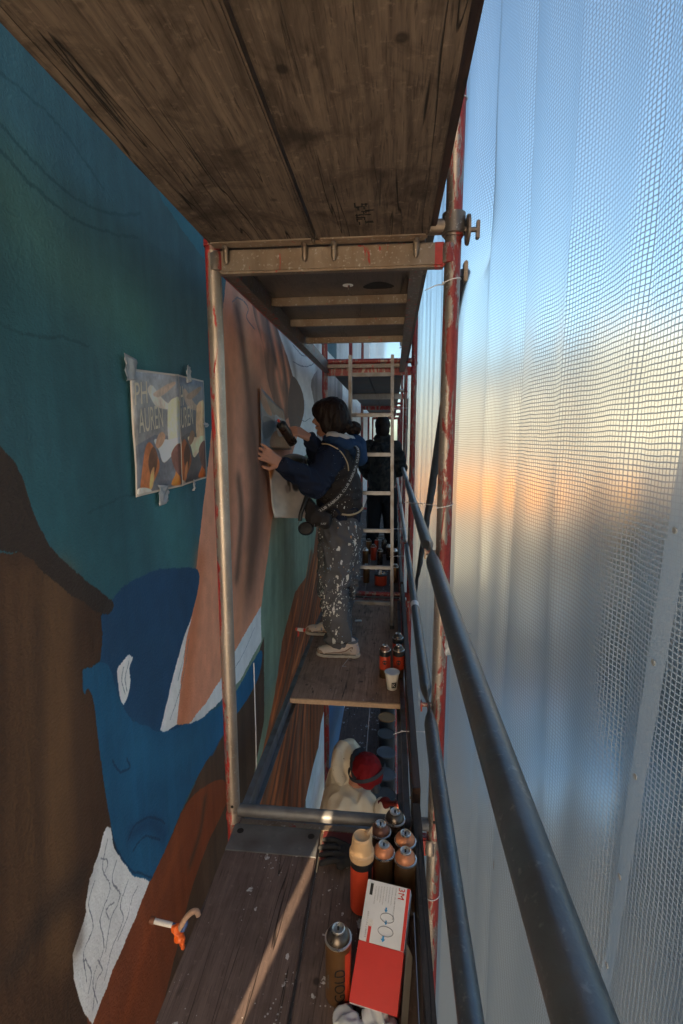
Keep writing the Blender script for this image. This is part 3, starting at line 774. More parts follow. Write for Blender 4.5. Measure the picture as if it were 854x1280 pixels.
for j in range(1, 5):
    toe(.090, .118, Y1+BAY*j+.03, Y1+BAY*(j+1)-.03, -1.404, .155, M['toe_brown'], 'brown toe board in the ' + {1: 'bay past the ladder', 2: 'bay of the man in black', 3: 'fourth bay', 4: 'last bay'}[j])
toe(.092, .120, Y1+.04, Y1+BAY-.03, -3.404, .155, M['toe'], 'dark toe board one storey down behind the row of paint buckets')
toe(.096, .120, Y1-BAY+.03, Y1+BAY-.03, .605, .155, M['toe_brown'], 'long toe board on the upper storey along the sheeting')

# guard rails
def rail(y0, y1, x, z, label, mat, redends=True, lump=()):
    t = empty('guard_rail', (x, y0, z), label, 'guard rail', 'guard rails of the scaffold')
    L = y1-y0; r = .021
    pts = [(0, .0, 0), (0, .03, 0), (0, .085, 0), (0, L-.085, 0), (0, L-.03, 0), (0, L, 0)]
    # flattened ends: squash the ring in X near the ends
    b = MB(); n = 20; vs = []; fs = []
    prof = [(0, .0035, .026), (.035, .0035, .027), (.075, .016, .023), (.11, r, r), (L-.11, r, r), (L-.075, .016, .023), (L-.035, .0035, .027), (L, .0035, .026)]
    for (yy, rx, rz_) in prof:
        for k in range(n):
            w = 2*math.pi*k/n; vs.append((rx*math.cos(w), yy, rz_*math.sin(w)))
    for i in range(len(prof)-1):
        for k in range(n):
            k2 = (k+1) % n; fs.append((i*n+k, (i+1)*n+k, (i+1)*n+k2, i*n+k2))
    fs.append(tuple(range(n))); m_ = (len(prof)-1)*n; fs.append(tuple(m_+k for k in range(n-1, -1, -1)))
    b.add(vs, fs); b.build('tube', mat, t)
    for yy in lump:
        MB().lathe([(r+.0002, -.035), (r+.0018, -.033), (r+.0018, .03), (r+.0002, .033)], 20, Matrix.Translation((0, yy, 0)) @ Matrix.Rotation(math.pi/2, 4, 'X')).build('tape_wrap', M['tie'] if yy < 1 else M['tape'], t)
    if redends:
        MB().box((-.0050, L-.055, -.022), (.0050, L-.012, .018)).build('red_paint_mark', M['redpaint'], t, bevel=.003)
    return t
rail(Y1-BAY+.0, Y1-.012, .128, -.370, 'big dark blue-grey upper guard rail running past the camera in the foreground', M['rail_blue'])
rail(Y1-BAY+.0, Y1-.012, .136, -.900, 'lower guard rail in the foreground, just above the toe board', M['rail_blue'])
rail(Y1+.012, Y1+BAY-.012, .128, -.370, 'upper guard rail beside the woman, red paint on its near end', M['rail_blue'])
rail(Y1+.012, Y1+BAY-.012, .136, -.900, 'lower guard rail beside the woman, white tape wrapped round its middle', M['rail_blue'], False, (.98, ))
for j in range(1, 5):
    for z in (-.37, -.9):
        rail(Y1+BAY*j+.012, Y1+BAY*(j+1)-.012, .132, z, ('upper' if z > -.5 else 'lower')+' guard rail in the '+{1: 'bay past the ladder', 2: 'bay of the man in black', 3: 'fourth bay', 4: 'last bay'}[j], M['galv'], j < 3)
for j in range(0, 3):
    for z in (1.63, 1.1):
        rail(Y1+BAY*j+.012, Y1+BAY*(j+1)-.012, .132, z, ('top' if z > 1.5 else 'middle')+' guard rail of the storey above, '+{0: 'over the woman', 1: 'second bay', 2: 'third bay'}[j], M['galv'], False)
# small grey tape scrap stuck where the rail passes the post
# braces on the outside
def brace(p0, p1, label, mat=None):
    t = empty('diagonal_brace', p0, label, 'brace', 'diagonal braces')
    d = Vector(p1)-Vector(p0)
    MB().tube((0, 0, 0), d, .0205, n=16).build('tube', mat or M['rail_blue'], t)
    u = d.normalized()
    for q in (Vector((0, 0, 0)), d):
        MB().box((q.x-.006, q.y-.02, q.z-.03), (q.x+.006, q.y+.02, q.z+.03)).build('wedge_head', M['beam'], t, bevel=.003)
    return t
brace((.192+.024, Y1+.06, .50), (.192+.024, Y1+BAY-.05, -1.37), 'dark diagonal brace tube behind the outer post of the first frame')
brace((.216, Y1+2*BAY+.06, .50), (.216, Y1+3*BAY-.05, -1.37), 'diagonal brace tube far down the walkway')
# short stub tube behind the overhead board at the outer post
# ladder
la, lb = at(437, 455, 2, .5), at(490, 452, 2, .5)
lx0, lx1, ly = -.292, .006, 3.49
lt = empty('ladder', (0, ly, -1.40), 'aluminium ladder standing on the deck and rising through the overhead hatch', 'ladder')
for x0, x1 in ((lx0, lx0), (lx1+.014, lx1-.012)):
    b = MB(); 
    v0 = Vector((x0, .0, .002)); v1 = Vector((x1, -.02, 1.95))
    for a in (0,):
        vs = []
        for P in (v0, v1):
            for dx, dy in ((-.0115, -.028), (.0115, -.028), (.0115, .028), (-.0115, .028)): vs.append((P.x+dx, P.y+dy, P.z))
        b.add(vs, [(3, 2, 1, 0), (4, 5, 6, 7), (0, 1, 5, 4), (1, 2, 6, 5), (2, 3, 7, 6), (3, 0, 4, 7)])
    b.build('rail', M['alu'], lt, bevel=.003)
for k in range(7):
    z = .19+k*.272; t_ = z/1.95
    xr = (lx1+.014)*(1-t_)+(lx1-.012)*t_
    MB().box((lx0+.0115, -.016-.02*t_, z-.013), (xr-.0115, .014-.02*t_, z+.013)).build('rung', M['alu'], lt, bevel=.004)
for x in (lx0, lx1+.014): MB().box((x-.015, -.032, -.0015), (x+.015, .032, .03)).build('foot', M['black'], lt, bevel=.003)
# cable hanging beside the wall behind the floor tube
pts = [at(351, 700, 0, -.60), at(353, 800, 0, -.60), at(355, 880, 0, -.60), at(354, 940, 0, -.60), at(357, 985, 0, -.60), at(359, 1020, 0, -.60)]
MB().path([(-.60, 2.02, -1.0), (-.60, 2.02, -1.35), (-.602, 2.015, -1.62), (-.598, 2.02, -1.85), (-.59, 2.02, -2.15)], .0028, 8).build('hanging_cable', M['tie'], label='thin white cable hanging between the mural and the open hatch', cat='cable')

# cable ties
def tie(pts, label, r=.0016):
    b = MB().path(pts, [r]*(len(pts)-1)+[r*.6], 8)
    p = pts[1]; b.box((p[0]-.004, p[1]-.003, p[2]-.0025), (p[0]+.004, p[1]+.003, p[2]+.0025))
    return b.build('cable_tie', M['tie'], label=label, cat='cable tie', group='white cable ties')
def ring(x, y, z, label, tail=None, tilt=.006):
    pts = [(x+.0262*math.cos(a), y+.0262*math.sin(a), z+tilt*math.cos(a)) for a in [math.pi*1.0+i*math.pi*2/18 for i in range(18)]]
    if tail: pts = pts+[Vector(pts[-1])+Vector(q) for q in tail]
    return tie(pts, label)
ring(XR, Y1, at(560, 352, 1, Y1).z, 'white cable tie round the outer post below the beam, its tail sticking left', [(-.02, -.01, -.003), (-.055, -.01, -.018)])
ring(XR, Y1, at(560, 632, 1, Y1).z, 'white cable tie round the middle of the outer post')
tie([at(506, 628, 1, 2.2), at(530, 630, 1, 1.9), at(556, 633, 1, 1.545)], 'thin white tie stretched from the outer post towards the guard rail')
ring(XR, Y1, at(545, 1118, 1, Y1).z, 'white cable tie round the foot of the outer post')
ring(XR, Y1, at(566, 128, 1, Y1).z+.0, 'white cable tie on the outer post above the overhead board')
tie([at(492, 918, 1, 2.0), at(503, 914, 1, 2.0), at(532, 915, 1, 2.0)], 'white cable tie poking out over the toe board at the open hatch')
for q, (px, py) in enumerate(((498, 661), (501, 695), (503, 510))):
    tie([at(px-14, py+1, 1, 3.9), at(px-4, py, 1, 3.9), at(px+11, py, 1, 3.9)], ['white tie between rail and post just right of the ladder, upper one', 'white tie between rail and post just right of the ladder, lower one', 'white tie at the level of the heads right of the ladder'][q])
# duct tape scraps on rail
def scrap(name, P, sx, sy, label, cat, nrm='x', seed=1, mat=None, parent=None, amp=.008):
    r = random.Random(seed); V = []; F = []; n = 9
    for i in range(n):
        for j in range(n):
            u, v = i/(n-1)-.5, j/(n-1)-.5
            e = 1+.25*math.sin(u*9+seed)+.2*r.uniform(-1, 1)*(abs(u) > .4 or abs(v) > .4)
            d = amp*(mnoise.noise(Vector((u*3+seed, v*3, seed)))+.4*abs(math.sin(u*8+v*5)))
            V.append((P[0]+d+.001, P[1]+u*sx*e, P[2]+v*sy*(1-.3*u)) if nrm == 'x' else (P[0]+u*sx*e, P[1]+d, P[2]+v*sy))
    for i in range(n-1):
        for j in range(n-1): F.append((i*n+j, (i+1)*n+j, (i+1)*n+j+1, i*n+j+1))
    o = MB().add(V, F).build(name, mat or M['tape'], parent, label=label, cat=cat, ang=60)
    md = o.modifiers.new('thick', 'SOLIDIFY'); md.thickness = .0012
    return o
scrap('tape_scrap', at(568, 806, 1, 1.0), .05, .05, 'crumpled grey tape scrap hanging on the big foreground guard rail', 'tape', 'y', 3, amp=.012)

# end sheets: unseen pair behind camera added to shape the sun strip; far end closed
def endsheet(y, x0, x1, z0, z1, label, mat='tarp'):
    xs_ = np.linspace(x0, x1, 26); z_ = np.linspace(z0, z1, 60)
    fn = lambda a, b: (a, y+.02*math.sin(a*11+math.sin(b)), b)
    o = grid_sheet('end_sheeting', fn, list(xs_), list(z_), lambda a, b: (a, b), MAT[mat], label=label, cat='sheeting')
    return o

endsheet(-.75, -.7330, .30, -3.6, -.57, 'lower unseen sheeting behind the viewer, shaped to let in a strip of sun')
endsheet(-.75, -.785, .30, -.569, 4.8, 'upper unseen sheeting behind the viewer, widened to stop the strip of sun')
endsheet(14.5, -.68, .24, -3.6, 3.0, 'pale sheeting closing the far end of the walkway', 'sheet')

# ------------------------------------------------------------------ street outside, seen blurred through the sheeting
MAT['cream'] = m_plain('cream_facade', (.43, .41, .37), .85, var=.08, scale=2)
MAT['ochre'] = m_plain('ochre_facade', (.55, .33, .17), .85, var=.1, scale=2)
MAT['greyfac'] = m_plain('grey_facade', (.32, .33, .34), .85, var=.1, scale=2)
MAT['winglass'] = m_plain('window_glass', (.04, .05, .06), .12, 0, var=.2, bump=0)
MAT['frame_w'] = m_plain('white_window_frame', (.7, .7, .68), .6)
MAT['roof'] = m_plain('roof_tiles', (.16, .07, .05), .8, var=.3)
MAT['awning'] = m_plain('orange_glow_awning', (.92, .34, .03), .7, var=.1)
def building(x0, x1, y0, y1, h, mat, label, faces=('s', 'w'), floors=3, awn=None, roofh=1.2):
    b = empty('house', (x0, y0, GZ), label, 'house')
    W, D = x1-x0, y1-y0
    MB().box((0, 0, 0), (W, D, h)).build('wall', mat, b, smooth=False)
    MB().box((-.25, -.25, h+.002), (W+.25, D+.25, h+.3)).build('cornice', MAT['frame_w'], b, bevel=.05)
    rf = MB(); rf.add([(-.2, -.2, h+.302), (W+.2, -.2, h+.302), (W+.2, D+.2, h+.302), (-.2, D+.2, h+.302), (W*.3, D*.3, h+roofh+.3), (W*.7, D*.3, h+roofh+.3), (W*.7, D*.7, h+roofh+.3), (W*.3, D*.7, h+roofh+.3)],
        [(3, 2, 1, 0), (4, 5, 6, 7), (0, 1, 5, 4), (1, 2, 6, 5), (2, 3, 7, 6), (3, 0, 4, 7)])
    rf.build('roof', MAT['roof'], b, smooth=False)
    fh = h/floors
    for f in range(floors):
        for side in faces:
            L = W if side == 's' else D
            n = max(2, int(L/2.6))
            for k in range(n):
                c = (k+.5)*L/n; z0 = f*fh+.9; ww, wh = 1.15, fh-1.5
                if side == 's': A = Matrix.Translation((c, 0, z0))
                else: A = Matrix.Translation((0, c, z0)) @ Matrix.Rotation(-math.pi/2, 4, 'Z')
                fr = MB()
                for q in (((-ww/2-.1, -.07, -.1), (ww/2+.1, -.002, 0)), ((-ww/2-.1, -.07, wh), (ww/2+.1, -.002, wh+.12)), ((-ww/2-.1, -.06, 0), (-ww/2, -.002, wh)), ((ww/2, -.06, 0), (ww/2+.1, -.002, wh)), ((-.03, -.05, 0), (.03, -.003, wh))): fr.box(*q, M=A)
                w_ = fr.build('window', MAT['frame_w'], b, smooth=False)
                MB().box((-ww/2, -.025, .0), (ww/2, -.002, wh), M=A).build('pane', MAT['winglass'], w_, smooth=False)
    if awn:
        MB().add([(0, -.01, awn+1.1), (W, -.01, awn+1.1), (W, -1.2, awn), (0, -1.2, awn), (0, -1.2, awn-.35), (W, -1.2, awn-.35)], [(3, 2, 1, 0), (5, 2, 3, 4)][0:1]+[(3, 4, 5, 2)]).build('awning', MAT['awning'], b, smooth=False)  # made-up awning; its orange colour paints in the warm glow band
    return b
building(12.6, 30, 22, 36, 11.6, MAT['cream'], 'cream house across the street, its made-up orange awning painting a glow through the sheeting', floors=3, awn=4.6)
building(6.5, 12.4, 27, 40, 9.3, MAT['cream'], 'lower cream house left of the taller one, its made-up orange awning painting the same glow', floors=2, awn=4.4)
building(12.5, 24, 6, 18, 6.2, MAT['greyfac'], 'low grey house across the street nearer than the cream one', ('s', 'w'), 2)
building(14, 26, 40, 60, 12.5, MAT['ochre'], 'ochre house far up the street', ('w',), 4)
building(1.0, 24, -32, -15, 15.2, MAT['greyfac'], 'unseen tall grey house added behind the viewer to shade the street', ('w',), 4)  # unseen occluder added to keep the lower facades and street shaded
MAT['bluecar'] = m_plain('blue_car_paint', (.03, .16, .42), .25, .2, var=.05, bump=0)
MAT['darkcar'] = m_plain('dark_car_paint', (.03, .035, .04), .25, .2, var=.05, bump=0)
MAT['whitecar'] = m_plain('white_car_paint', (.6, .6, .6), .25, 0, var=.05, bump=0)
MAT['tyre'] = m_plain('tyre_rubber', (.02, .02, .02), .8)
def car(x, y, mat, label, van=False):
    c = empty('parked_car', (x, y, GZ-.12), label, 'car', 'cars parked along the street')
    H = 1.95 if van else 1.45
    prof = [(-2.1, .35), (-2.15, .75), (-1.95, .95), (-1.1, 1.0), (-.55, H), (1.2 if not van else 1.95, H), (1.85 if not van else 2.05, 1.02), (2.12, .95), (2.15, .35)]
    b = MB(); vs = []
    for s, wd in ((-1, 1), (1, 1)):
        for yy, zz_ in prof: vs.append((s*(.86-(.16 if zz_ > 1.1 else 0)), yy, zz_))
    n = len(prof); fs = [tuple(range(n)), tuple(2*n-1-k for k in range(n))]
    for k in range(n): fs.append((k, n+k, n+(k+1) % n, (k+1) % n))
    b.add(vs, fs); body = b.build('body', mat, c, bevel=.05)
    MB().add([(-.62, -1.02, 1.06), (.62, -1.02, 1.06), (.58, -.62, H-.1), (-.58, -.62, H-.1)], [(0, 1, 2, 3)]).build('windscreen', MAT['winglass'], c, smooth=False).location = (0, -.03, .02)
    for s in (-1, 1):
        MB().box((-.01, -.75, 1.08), (.01, 1.2, H-.15)).build('side_window', MAT['winglass'], c, bevel=.005).location = (s*.79, 0, 0)
        for yy in (-1.35, 1.35):
            w_ = MB().lathe([(.12, -.1), (.31, -.1), (.33, -.06), (.33, .06), (.31, .1), (.12, .1)], 24, Matrix.Translation((s*.8, yy, .33)) @ Matrix.Rotation(math.pi/2, 4, 'Y')).build('wheel', MAT['tyre'], c)
            MB().lathe([(.01, -.02), (.2, -.02), (.2, .02), (.01, .02)], 16, Matrix.Translation((s*.9, yy, .33)) @ Matrix.Rotation(math.pi/2, 4, 'Y')).build('hub', MAT['alu'], w_)
        MB().ell((s*.6, -2.12, .7), (.16, .05, .09)).build('headlight', MAT['frame_w'], c)
    return c
p_ = at(790, 890, 2, -6.4)
car(p_.x, p_.y, MAT['bluecar'], 'blue car parked in the street, a blurred blue patch low in the sheeting')
car(9.8, 14.5, MAT['darkcar'], 'dark van parked in front of the cream house', True)
car(9.8, 20.5, MAT['whitecar'], 'pale car parked beyond the dark van')
car(4.3, 17.0, MAT['darkcar'], 'black car parked on the scaffold side of the street')
MAT['bark'] = m_plain('tree_bark', (.07, .05, .04), .9)
MAT['leaf'] = m_plain('tree_leaves', (.05, .07, .025), .8, var=.5, scale=3)
def tree(x, y, h, r, label, seed):
    rr = random.Random(seed)
    t = empty('street_tree', (x, y, GZ), label, 'tree', 'street trees')
    tr = MB().path([(0, 0, 0), (.05, 0, h*.3), (-.05, .05, h*.6)], [.16, .12, .08], 10)
    for k in range(7):
        a = rr.uniform(0, 6.28); tr.path([(0, 0, h*.45), (math.cos(a)*r*.4, math.sin(a)*r*.4, h*.65), (math.cos(a)*r*.8, math.sin(a)*r*.8, h*rr.uniform(.7, .95))], [.07, .05, .02], 6)
    tr.build('trunk', MAT['bark'], t)
    cr = MB()
    cl = [Vector((rr.gauss(0, r*.45), rr.gauss(0, r*.45), h*.72+rr.gauss(0, r*.35))) for _ in range(26)]
    for _ in range(2600):
        c = rr.choice(cl); p = c+Vector((rr.gauss(0, .28), rr.gauss(0, .28), rr.gauss(0, .22)))
        u = Vector((rr.gauss(0, 1), rr.gauss(0, 1), rr.gauss(0, 1))).normalized()*.09; v = u.orthogonal().normalized()*.06
        cr.add([p-u, p+v, p+u, p-v], [(0, 1, 2, 3)])
    cr.build('crown', MAT['leaf'], t, smooth=False)
tree(12.2, 19.5, 5.5, 1.5, 'small street tree in front of the cream house', 2)
tree(2.2, 26, 6, 1.6, 'street tree on the near pavement far up the street', 4)
tree(11.8, 11.0, 4.2, 1.2, 'low tree beside the grey house', 6)

# ------------------------------------------------------------------ lettering helper
def text_geo(body, size=1.0, res=3):
    cu = bpy.data.curves.new('t', 'FONT'); cu.body = body; cu.size = size; cu.resolution_u = res
    o = bpy.data.objects.new('t', cu); COL.objects.link(o)
    me = bpy.data.meshes.new_from_object(o.evaluated_get(bpy.context.evaluated_depsgraph_get()))
    vs = [v.co.copy() for v in me.vertices]; fs = [tuple(p.vertices) for p in me.polygons]
    bpy.data.objects.remove(o); bpy.data.curves.remove(cu); bpy.data.meshes.remove(me)
    return vs, fs
def text_part(body, fn, mat, parent, name='lettering', fit=None):
    """flat print: fn maps (u, v) to the surface; fit=(w, h) stretches the word to that size"""
    vs, fs = text_geo(body)
    x0 = min(v.x for v in vs); x1 = max(v.x for v in vs); y0 = min(v.y for v in vs); y1 = max(v.y for v in vs)
    sx = fit[0]/(x1-x0); sy = fit[1]/(y1-y0)
    # long edges are cut so that they follow a bent surface
    bm = bmesh.new(); bv = [bm.verts.new(((v.x-x0)*sx, (v.y-y0)*sy, 0)) for v in vs]
    for f in fs:
        try: bm.faces.new([bv[i] for i in f])
        except ValueError: pass
    bmesh.ops.triangulate(bm, faces=bm.faces[:])
    es = [e for e in bm.edges if e.calc_length() > max(fit)/12]
    if es: bmesh.ops.subdivide_edges(bm, edges=es, cuts=2); bmesh.ops.triangulate(bm, faces=bm.faces[:])
    me = bpy.data.meshes.new(name)
    for v in bm.verts: v.co = fn(v.co.x, v.co.y)
    bm.to_mesh(me); bm.free(); me.materials.append(mat)
    return link(name, me, parent)

# ------------------------------------------------------------------ bodies and cloth: blended volumes turned into one skin
def sculpt(name, mb, mat, parent, voxel=.007, smooth=6, disp=0, dscale=.1, group=None, stretch=None):
    me = mb.mesh(name+'_src', None)
    o = bpy.data.objects.new('tmp', me); COL.objects.link(o)
    r = o.modifiers.new('r', 'REMESH'); r.mode = 'VOXEL'; r.voxel_size = voxel; r.use_smooth_shade = True
    s = o.modifiers.new('s', 'SMOOTH'); s.iterations = smooth; s.factor = .6
    new = bpy.data.meshes.new_from_object(o.evaluated_get(bpy.context.evaluated_depsgraph_get()))
    bpy.data.objects.remove(o); bpy.data.meshes.remove(me)
    n = len(new.vertices); co = np.empty(n*3); new.vertices.foreach_get('co', co); co = co.reshape(-1, 3)
    if disp:
        no = np.empty(n*3); new.vertices.foreach_get('normal', no); no = no.reshape(-1, 3)
        st = stretch or (1, 1, .55)
        d = np.array([mnoise.noise(Vector((p[0]/dscale*st[0], p[1]/dscale*st[1], p[2]/dscale*st[2]+3.1*mnoise.noise(Vector(p)*3)))) for p in co])
        d = 1-np.abs(d)*3.0
        co = co+no*(d*disp)[:, None]
        new.vertices.foreach_set('co', co.ravel()); new.update()
    new.name = name; new.materials.clear(); new.materials.append(mat); new.shade_smooth()
    return link(name, new, parent)
def limb(mb, pts, rs, n=14):
    for a, b, r0, r1 in zip(pts[:-1], pts[1:], rs[:-1], rs[1:]): mb.cap(a, b, r0, r1, n)
def hand(mb, wrist, d, nrm, curl=.5, s=1.0, thumb=1, spread=.0):
    """palm, four unequal bent fingers and a thumb leaving the side of the palm"""
    w = Vector(wrist); d = Vector(d).normalized(); nrm = Vector(nrm); nrm = (nrm-d*nrm.dot(d)).normalized(); side = d.cross(nrm)*thumb
    for k in (-1.2, -.4, .4, 1.2): mb.cap(w+side*k*.014*s, w+d*.078*s+side*k*.0185*s, .014*s, .0115*s, 10)
    for k, L in ((1.5, .072), (.5, .080), (-.5, .075), (-1.5, .058)):
        p = w+d*.082*s+side*k*.0185*s; dd = (d+side*k*spread).normalized()
        ang = curl*.7
        for j, (f, r) in enumerate(((.45, .0095), (.32, .0085), (.23, .0075))):
            q = Matrix.Rotation(ang*(j+1)*.9, 3, side if thumb > 0 else -side) @ dd
            q = (dd*math.cos(ang*(j+1)*.9)+nrm*math.sin(ang*(j+1)*.9))
            e = p+q*L*f*s*1.05; mb.cap(p, e, r*s, (r-.0006)*s, 8); p = e
    p = w+side*.022*s+d*.02*s
    q1 = (side*.75+d*.6+nrm*.35).normalized(); e = p+q1*.040*s; mb.cap(p, e, .013*s, .0105*s, 8)
    q2 = (d*.8+nrm*.5+side*.1).normalized(); mb.cap(e, e+q2*.032*s, .0105*s, .0088*s, 8)

MAT['skin'] = m_plain('skin', (.42, .20, .13), .5, var=.12, scale=25, bump=.0003)
def m_cloth(name, col, splat=0, speck=(.7, .7, .68), warm=None, rough=.85, var=.25, camo=None):
    t = NT(name); c = t.coords(rnd=False); n1 = t.noise(c, 9, 5); n2 = t.noise(c, 260, 2)
    cc = t.mix(n1, tuple(v*(1-var) for v in col), tuple(v*(1+var) for v in col))
    if camo: cc = t.mix(t.ramp(t.noise(c, 14, 2), .5, .53), cc, camo)
    if splat:
        for sc, th, cl, sd_ in ((24, .30, speck, 0), (58, .34, speck, 3.3), (17, .16, (.5, .28, .16), 7.1), (40, .2, (.2, .3, .45), 9.7)):
            mp = t.n('Mapping'); t.l(c, mp.inputs[0]); mp.inputs['Location'].default_value = (sd_,)*3; mp.inputs['Scale'].default_value = (1, 1, .6)
            nz = t.n('TexNoise'); t.l(mp.outputs[0], nz.inputs['Vector']); nz.inputs['Scale'].default_value = 34; nz.inputs['Detail'].default_value = 3
            s2 = t.n('VectorMath', operation='SCALE'); t.l(nz.outputs[1], s2.inputs[0]); s2.inputs[3].default_value = .05
            ad = t.n('VectorMath', operation='ADD'); t.l(mp.outputs[0], ad.inputs[0]); t.l(s2.outputs[0], ad.inputs[1])
            v = t.n('TexVoronoi'); t.l(ad.outputs[0], v.inputs['Vector']); v.inputs['Scale'].default_value = sc
            area = t.ramp(t.noise(mp.outputs[0], 5.5, 2), .44, .66)
            m = t.math('LESS_THAN', v.outputs['Distance'], t.math('MULTIPLY', area, th*splat))
            cc = t.mix(t.math('MULTIPLY', m, .9), cc, cl)
    t.bsdf(cc, rough, 0, t.math('ADD', n1, t.math('MULTIPLY', n2, .15)), .003, .2); return t.m
MAT['trousers'] = m_cloth('grey_trousers_paint_spattered', (.095, .094, .102), 1.12)
MAT['vest'] = m_cloth('black_vest', (.034, .030, .030), .38)
MAT['navy'] = m_cloth('navy_sweatshirt', (.012, .017, .036), .3)
MAT['hoodblue'] = m_cloth('blue_hood', (.018, .045, .11), .1)
MAT['hoodgrey'] = m_cloth('grey_hood_lining', (.46, .45, .45), 0)
MAT['hair'] = m_plain('dark_brown_hair', (.014, .007, .005), .6, var=.6, scale=90, bump=.001, spec=.25)
MAT['shoe'] = m_cloth('dirty_white_shoe', (.64, .55, .48), 1.5, (.16, .08, .055))
MAT['shoe_dirt'] = m_cloth('dirty_shoe_panel', (.34, .24, .18), 1.2, (.12, .06, .04))
MAT['sole'] = m_cloth('shoe_sole', (.50, .46, .40), 1.0, (.15, .09, .06))
MAT['sock'] = m_cloth('grey_sock', (.16, .17, .19), 0)
MAT['trim'] = m_plain('tan_trim', (.48, .36, .22), .7)
MAT['strap'] = m_plain('black_webbing', (.014, .013, .013), .7)
MAT['print_white'] = m_plain('white_print', (.55, .55, .55), .6, var=.25, scale=200)

# -- the woman
W = empty('person', (-.34, 3.12, -1.40), 'woman in black vest and paint-spattered trousers spraying the wall with a dark can', 'person')
def wp(o):
    o.parent = W; o.matrix_parent_inverse = Matrix.Translation(W.location).inverted(); return o
def S(name, mb, mat, **kw): return wp(sculpt(name, mb, mat, None, **kw))
def B(name, mb, mat, par=None, **kw):
    o = mb.build(name, mat, **kw)
    if par is None: return wp(o)
    o.parent = par; o.matrix_parent_inverse = par.matrix_parent_inverse @ Matrix() if False else Matrix.Translation(W.location).inverted() @ Matrix() if False else (Matrix.Identity(4))
    return o
hc = Vector((-.385, 3.10, .118)); fd = Vector((-.97, .20, -.08)).normalized(); sdv = fd.cross(Vector((0, 0, 1))).normalized()
RH = Matrix((( -fd.x, -sdv.x, 0), (-fd.y, -sdv.y, 0), (0, 0, 1))).to_4x4()
b = MB()
b.ell(hc, (.094, .074, .112), RH); b.cap(hc+fd*.035+Vector((0, 0, -.055)), hc+fd*.062+Vector((0, 0, -.088)), .052, .024)
b.cap(hc+fd*.090+Vector((0, 0, .018)), hc+fd*.112+Vector((0, 0, -.014)), .008, .0115); b.ell(hc+fd*.108+Vector((0, 0, -.018)), (.012, .015, .009))
b.ell(hc+fd*.092+Vector((0, 0, -.048)), (.010, .020, .006)); b.ell(hc+fd*.091+Vector((0, 0, -.058)), (.010, .018, .007))
b.ell(hc+fd*.072+Vector((0, 0, -.086)), (.02, .02, .016)); b.ell(hc+fd*.084+Vector((0, 0, .035)), (.012, .05, .010), RH)
for s in (-1, 1): b.ell(hc+sdv*s*.076+Vector((0, 0, -.01)), (.016, .008, .028), RH)
for s in (-1, 1): b.ell(hc+fd*.07+sdv*s*.038+Vector((0, 0, -.02)), (.026, .024, .026))
limb(b, [(-.335, 3.125, -.09), (-.365, 3.105, .04)], [.060, .052])
limb(b, [(-.345, 3.12, -.15), (-.345, 3.12, -.58)], [.105, .115])
shl, ell_, wrl = (-.365, 2.945, -.130), (-.445, 2.79, -.272), tuple(at(351, 580, 1, 2.60))
shr, elr, wrr = (-.405, 3.27, -.09), (-.470, 3.20, -.21), tuple(at(385, 546, 1, 2.97))
limb(b, [shl, ell_, wrl], [.052, .042, .026]); limb(b, [shr, elr, wrr], [.052, .042, .027])
hand(b, wrl, at(333, 568, 1, 2.53)-at(351, 580, 1, 2.60), (.1, .6, -.3), .35, 1.05, 1, .12)
hand(b, wrr, at(360, 533, 1, 2.87)-at(386, 546, 1, 2.97), (.05, .75, -.65), 1.3, 1.08, -1)
hpN, knN, anN = (-.335, 3.04, -.62), (-.362, 3.035, -.965), (-.285, 2.995, -1.30)
hpF, knF, anF = (-.335, 3.20, -.62), (-.315, 3.27, -.960), (-.395, 3.32, -1.32)
limb(b, [hpN, knN, anN, (-.33, 2.99, -1.36), (-.40, 2.99, -1.372)], [.085, .058, .038, .035, .028])
limb(b, [hpF, knF, anF, (-.44, 3.33, -1.36), (-.50, 3.33, -1.372)], [.085, .058, .038, .035, .028])
S('body', b, MAT['skin'], voxel=.0045, smooth=3)
eye = MB()
for s in (-1, 1): wp(MB().ell(hc+fd*.083+sdv*s*.031+Vector((0, 0, .012)), (.010, .012, .008)).build('eye', MAT['dark']))
# trousers
b = MB()
b.ell((-.325, 3.12, -.60), (.138, .175, .15)); b.cap((-.335, 3.12, -.50), (-.335, 3.12, -.60), .120, .130)
limb(b, [(-.332, 3.05, -.66), (-.365, 3.035, -.965), (-.340, 3.01, -1.13), (-.312, 2.995, -1.27)], [.122, .094, .083, .076], 18)
limb(b, [(-.320, 3.20, -.66), (-.300, 3.27, -.960), (-.340, 3.30, -1.14), (-.385, 3.32, -1.30)], [.125, .092, .080, .070], 18)
b.ell((-.33, 2.995, -1.285), (.086, .085, .035)); b.ell((-.355, 2.99, -1.18), (.06, .07, .05))
S('trousers', b, MAT['trousers'], voxel=.007, smooth=5, disp=.014, dscale=.080, stretch=(1, 1, 1.3))
wp(MB().cap((-.285, 2.995, -1.34), (-.285, 2.995, -1.26), .045, .05).build('sock', MAT['sock']))
# sweatshirt hem, sleeves
b = MB(); b.cap((-.335, 3.12, -.42), (-.332, 3.12, -.50), .138, .138, 20)
limb(b, [shl, ell_], [.090, .080], 18); limb(b, [ell_, tuple(at(366, 588, 1, 2.67)), tuple(at(354, 582, 1, 2.615))], [.080, .060, .044], 16)
limb(b, [shr, elr], [.085, .075], 16); limb(b, [elr, tuple(at(394, 560, 1, 3.06)), tuple(at(388, 549, 1, 2.99))], [.072, .054, .042], 16)
b.ell((-.36, 3.12, -.12), (.11, .19, .10))
S('sweatshirt', b, MAT['navy'], voxel=.007, smooth=5, disp=.008, dscale=.07, stretch=(1, 1, 1))
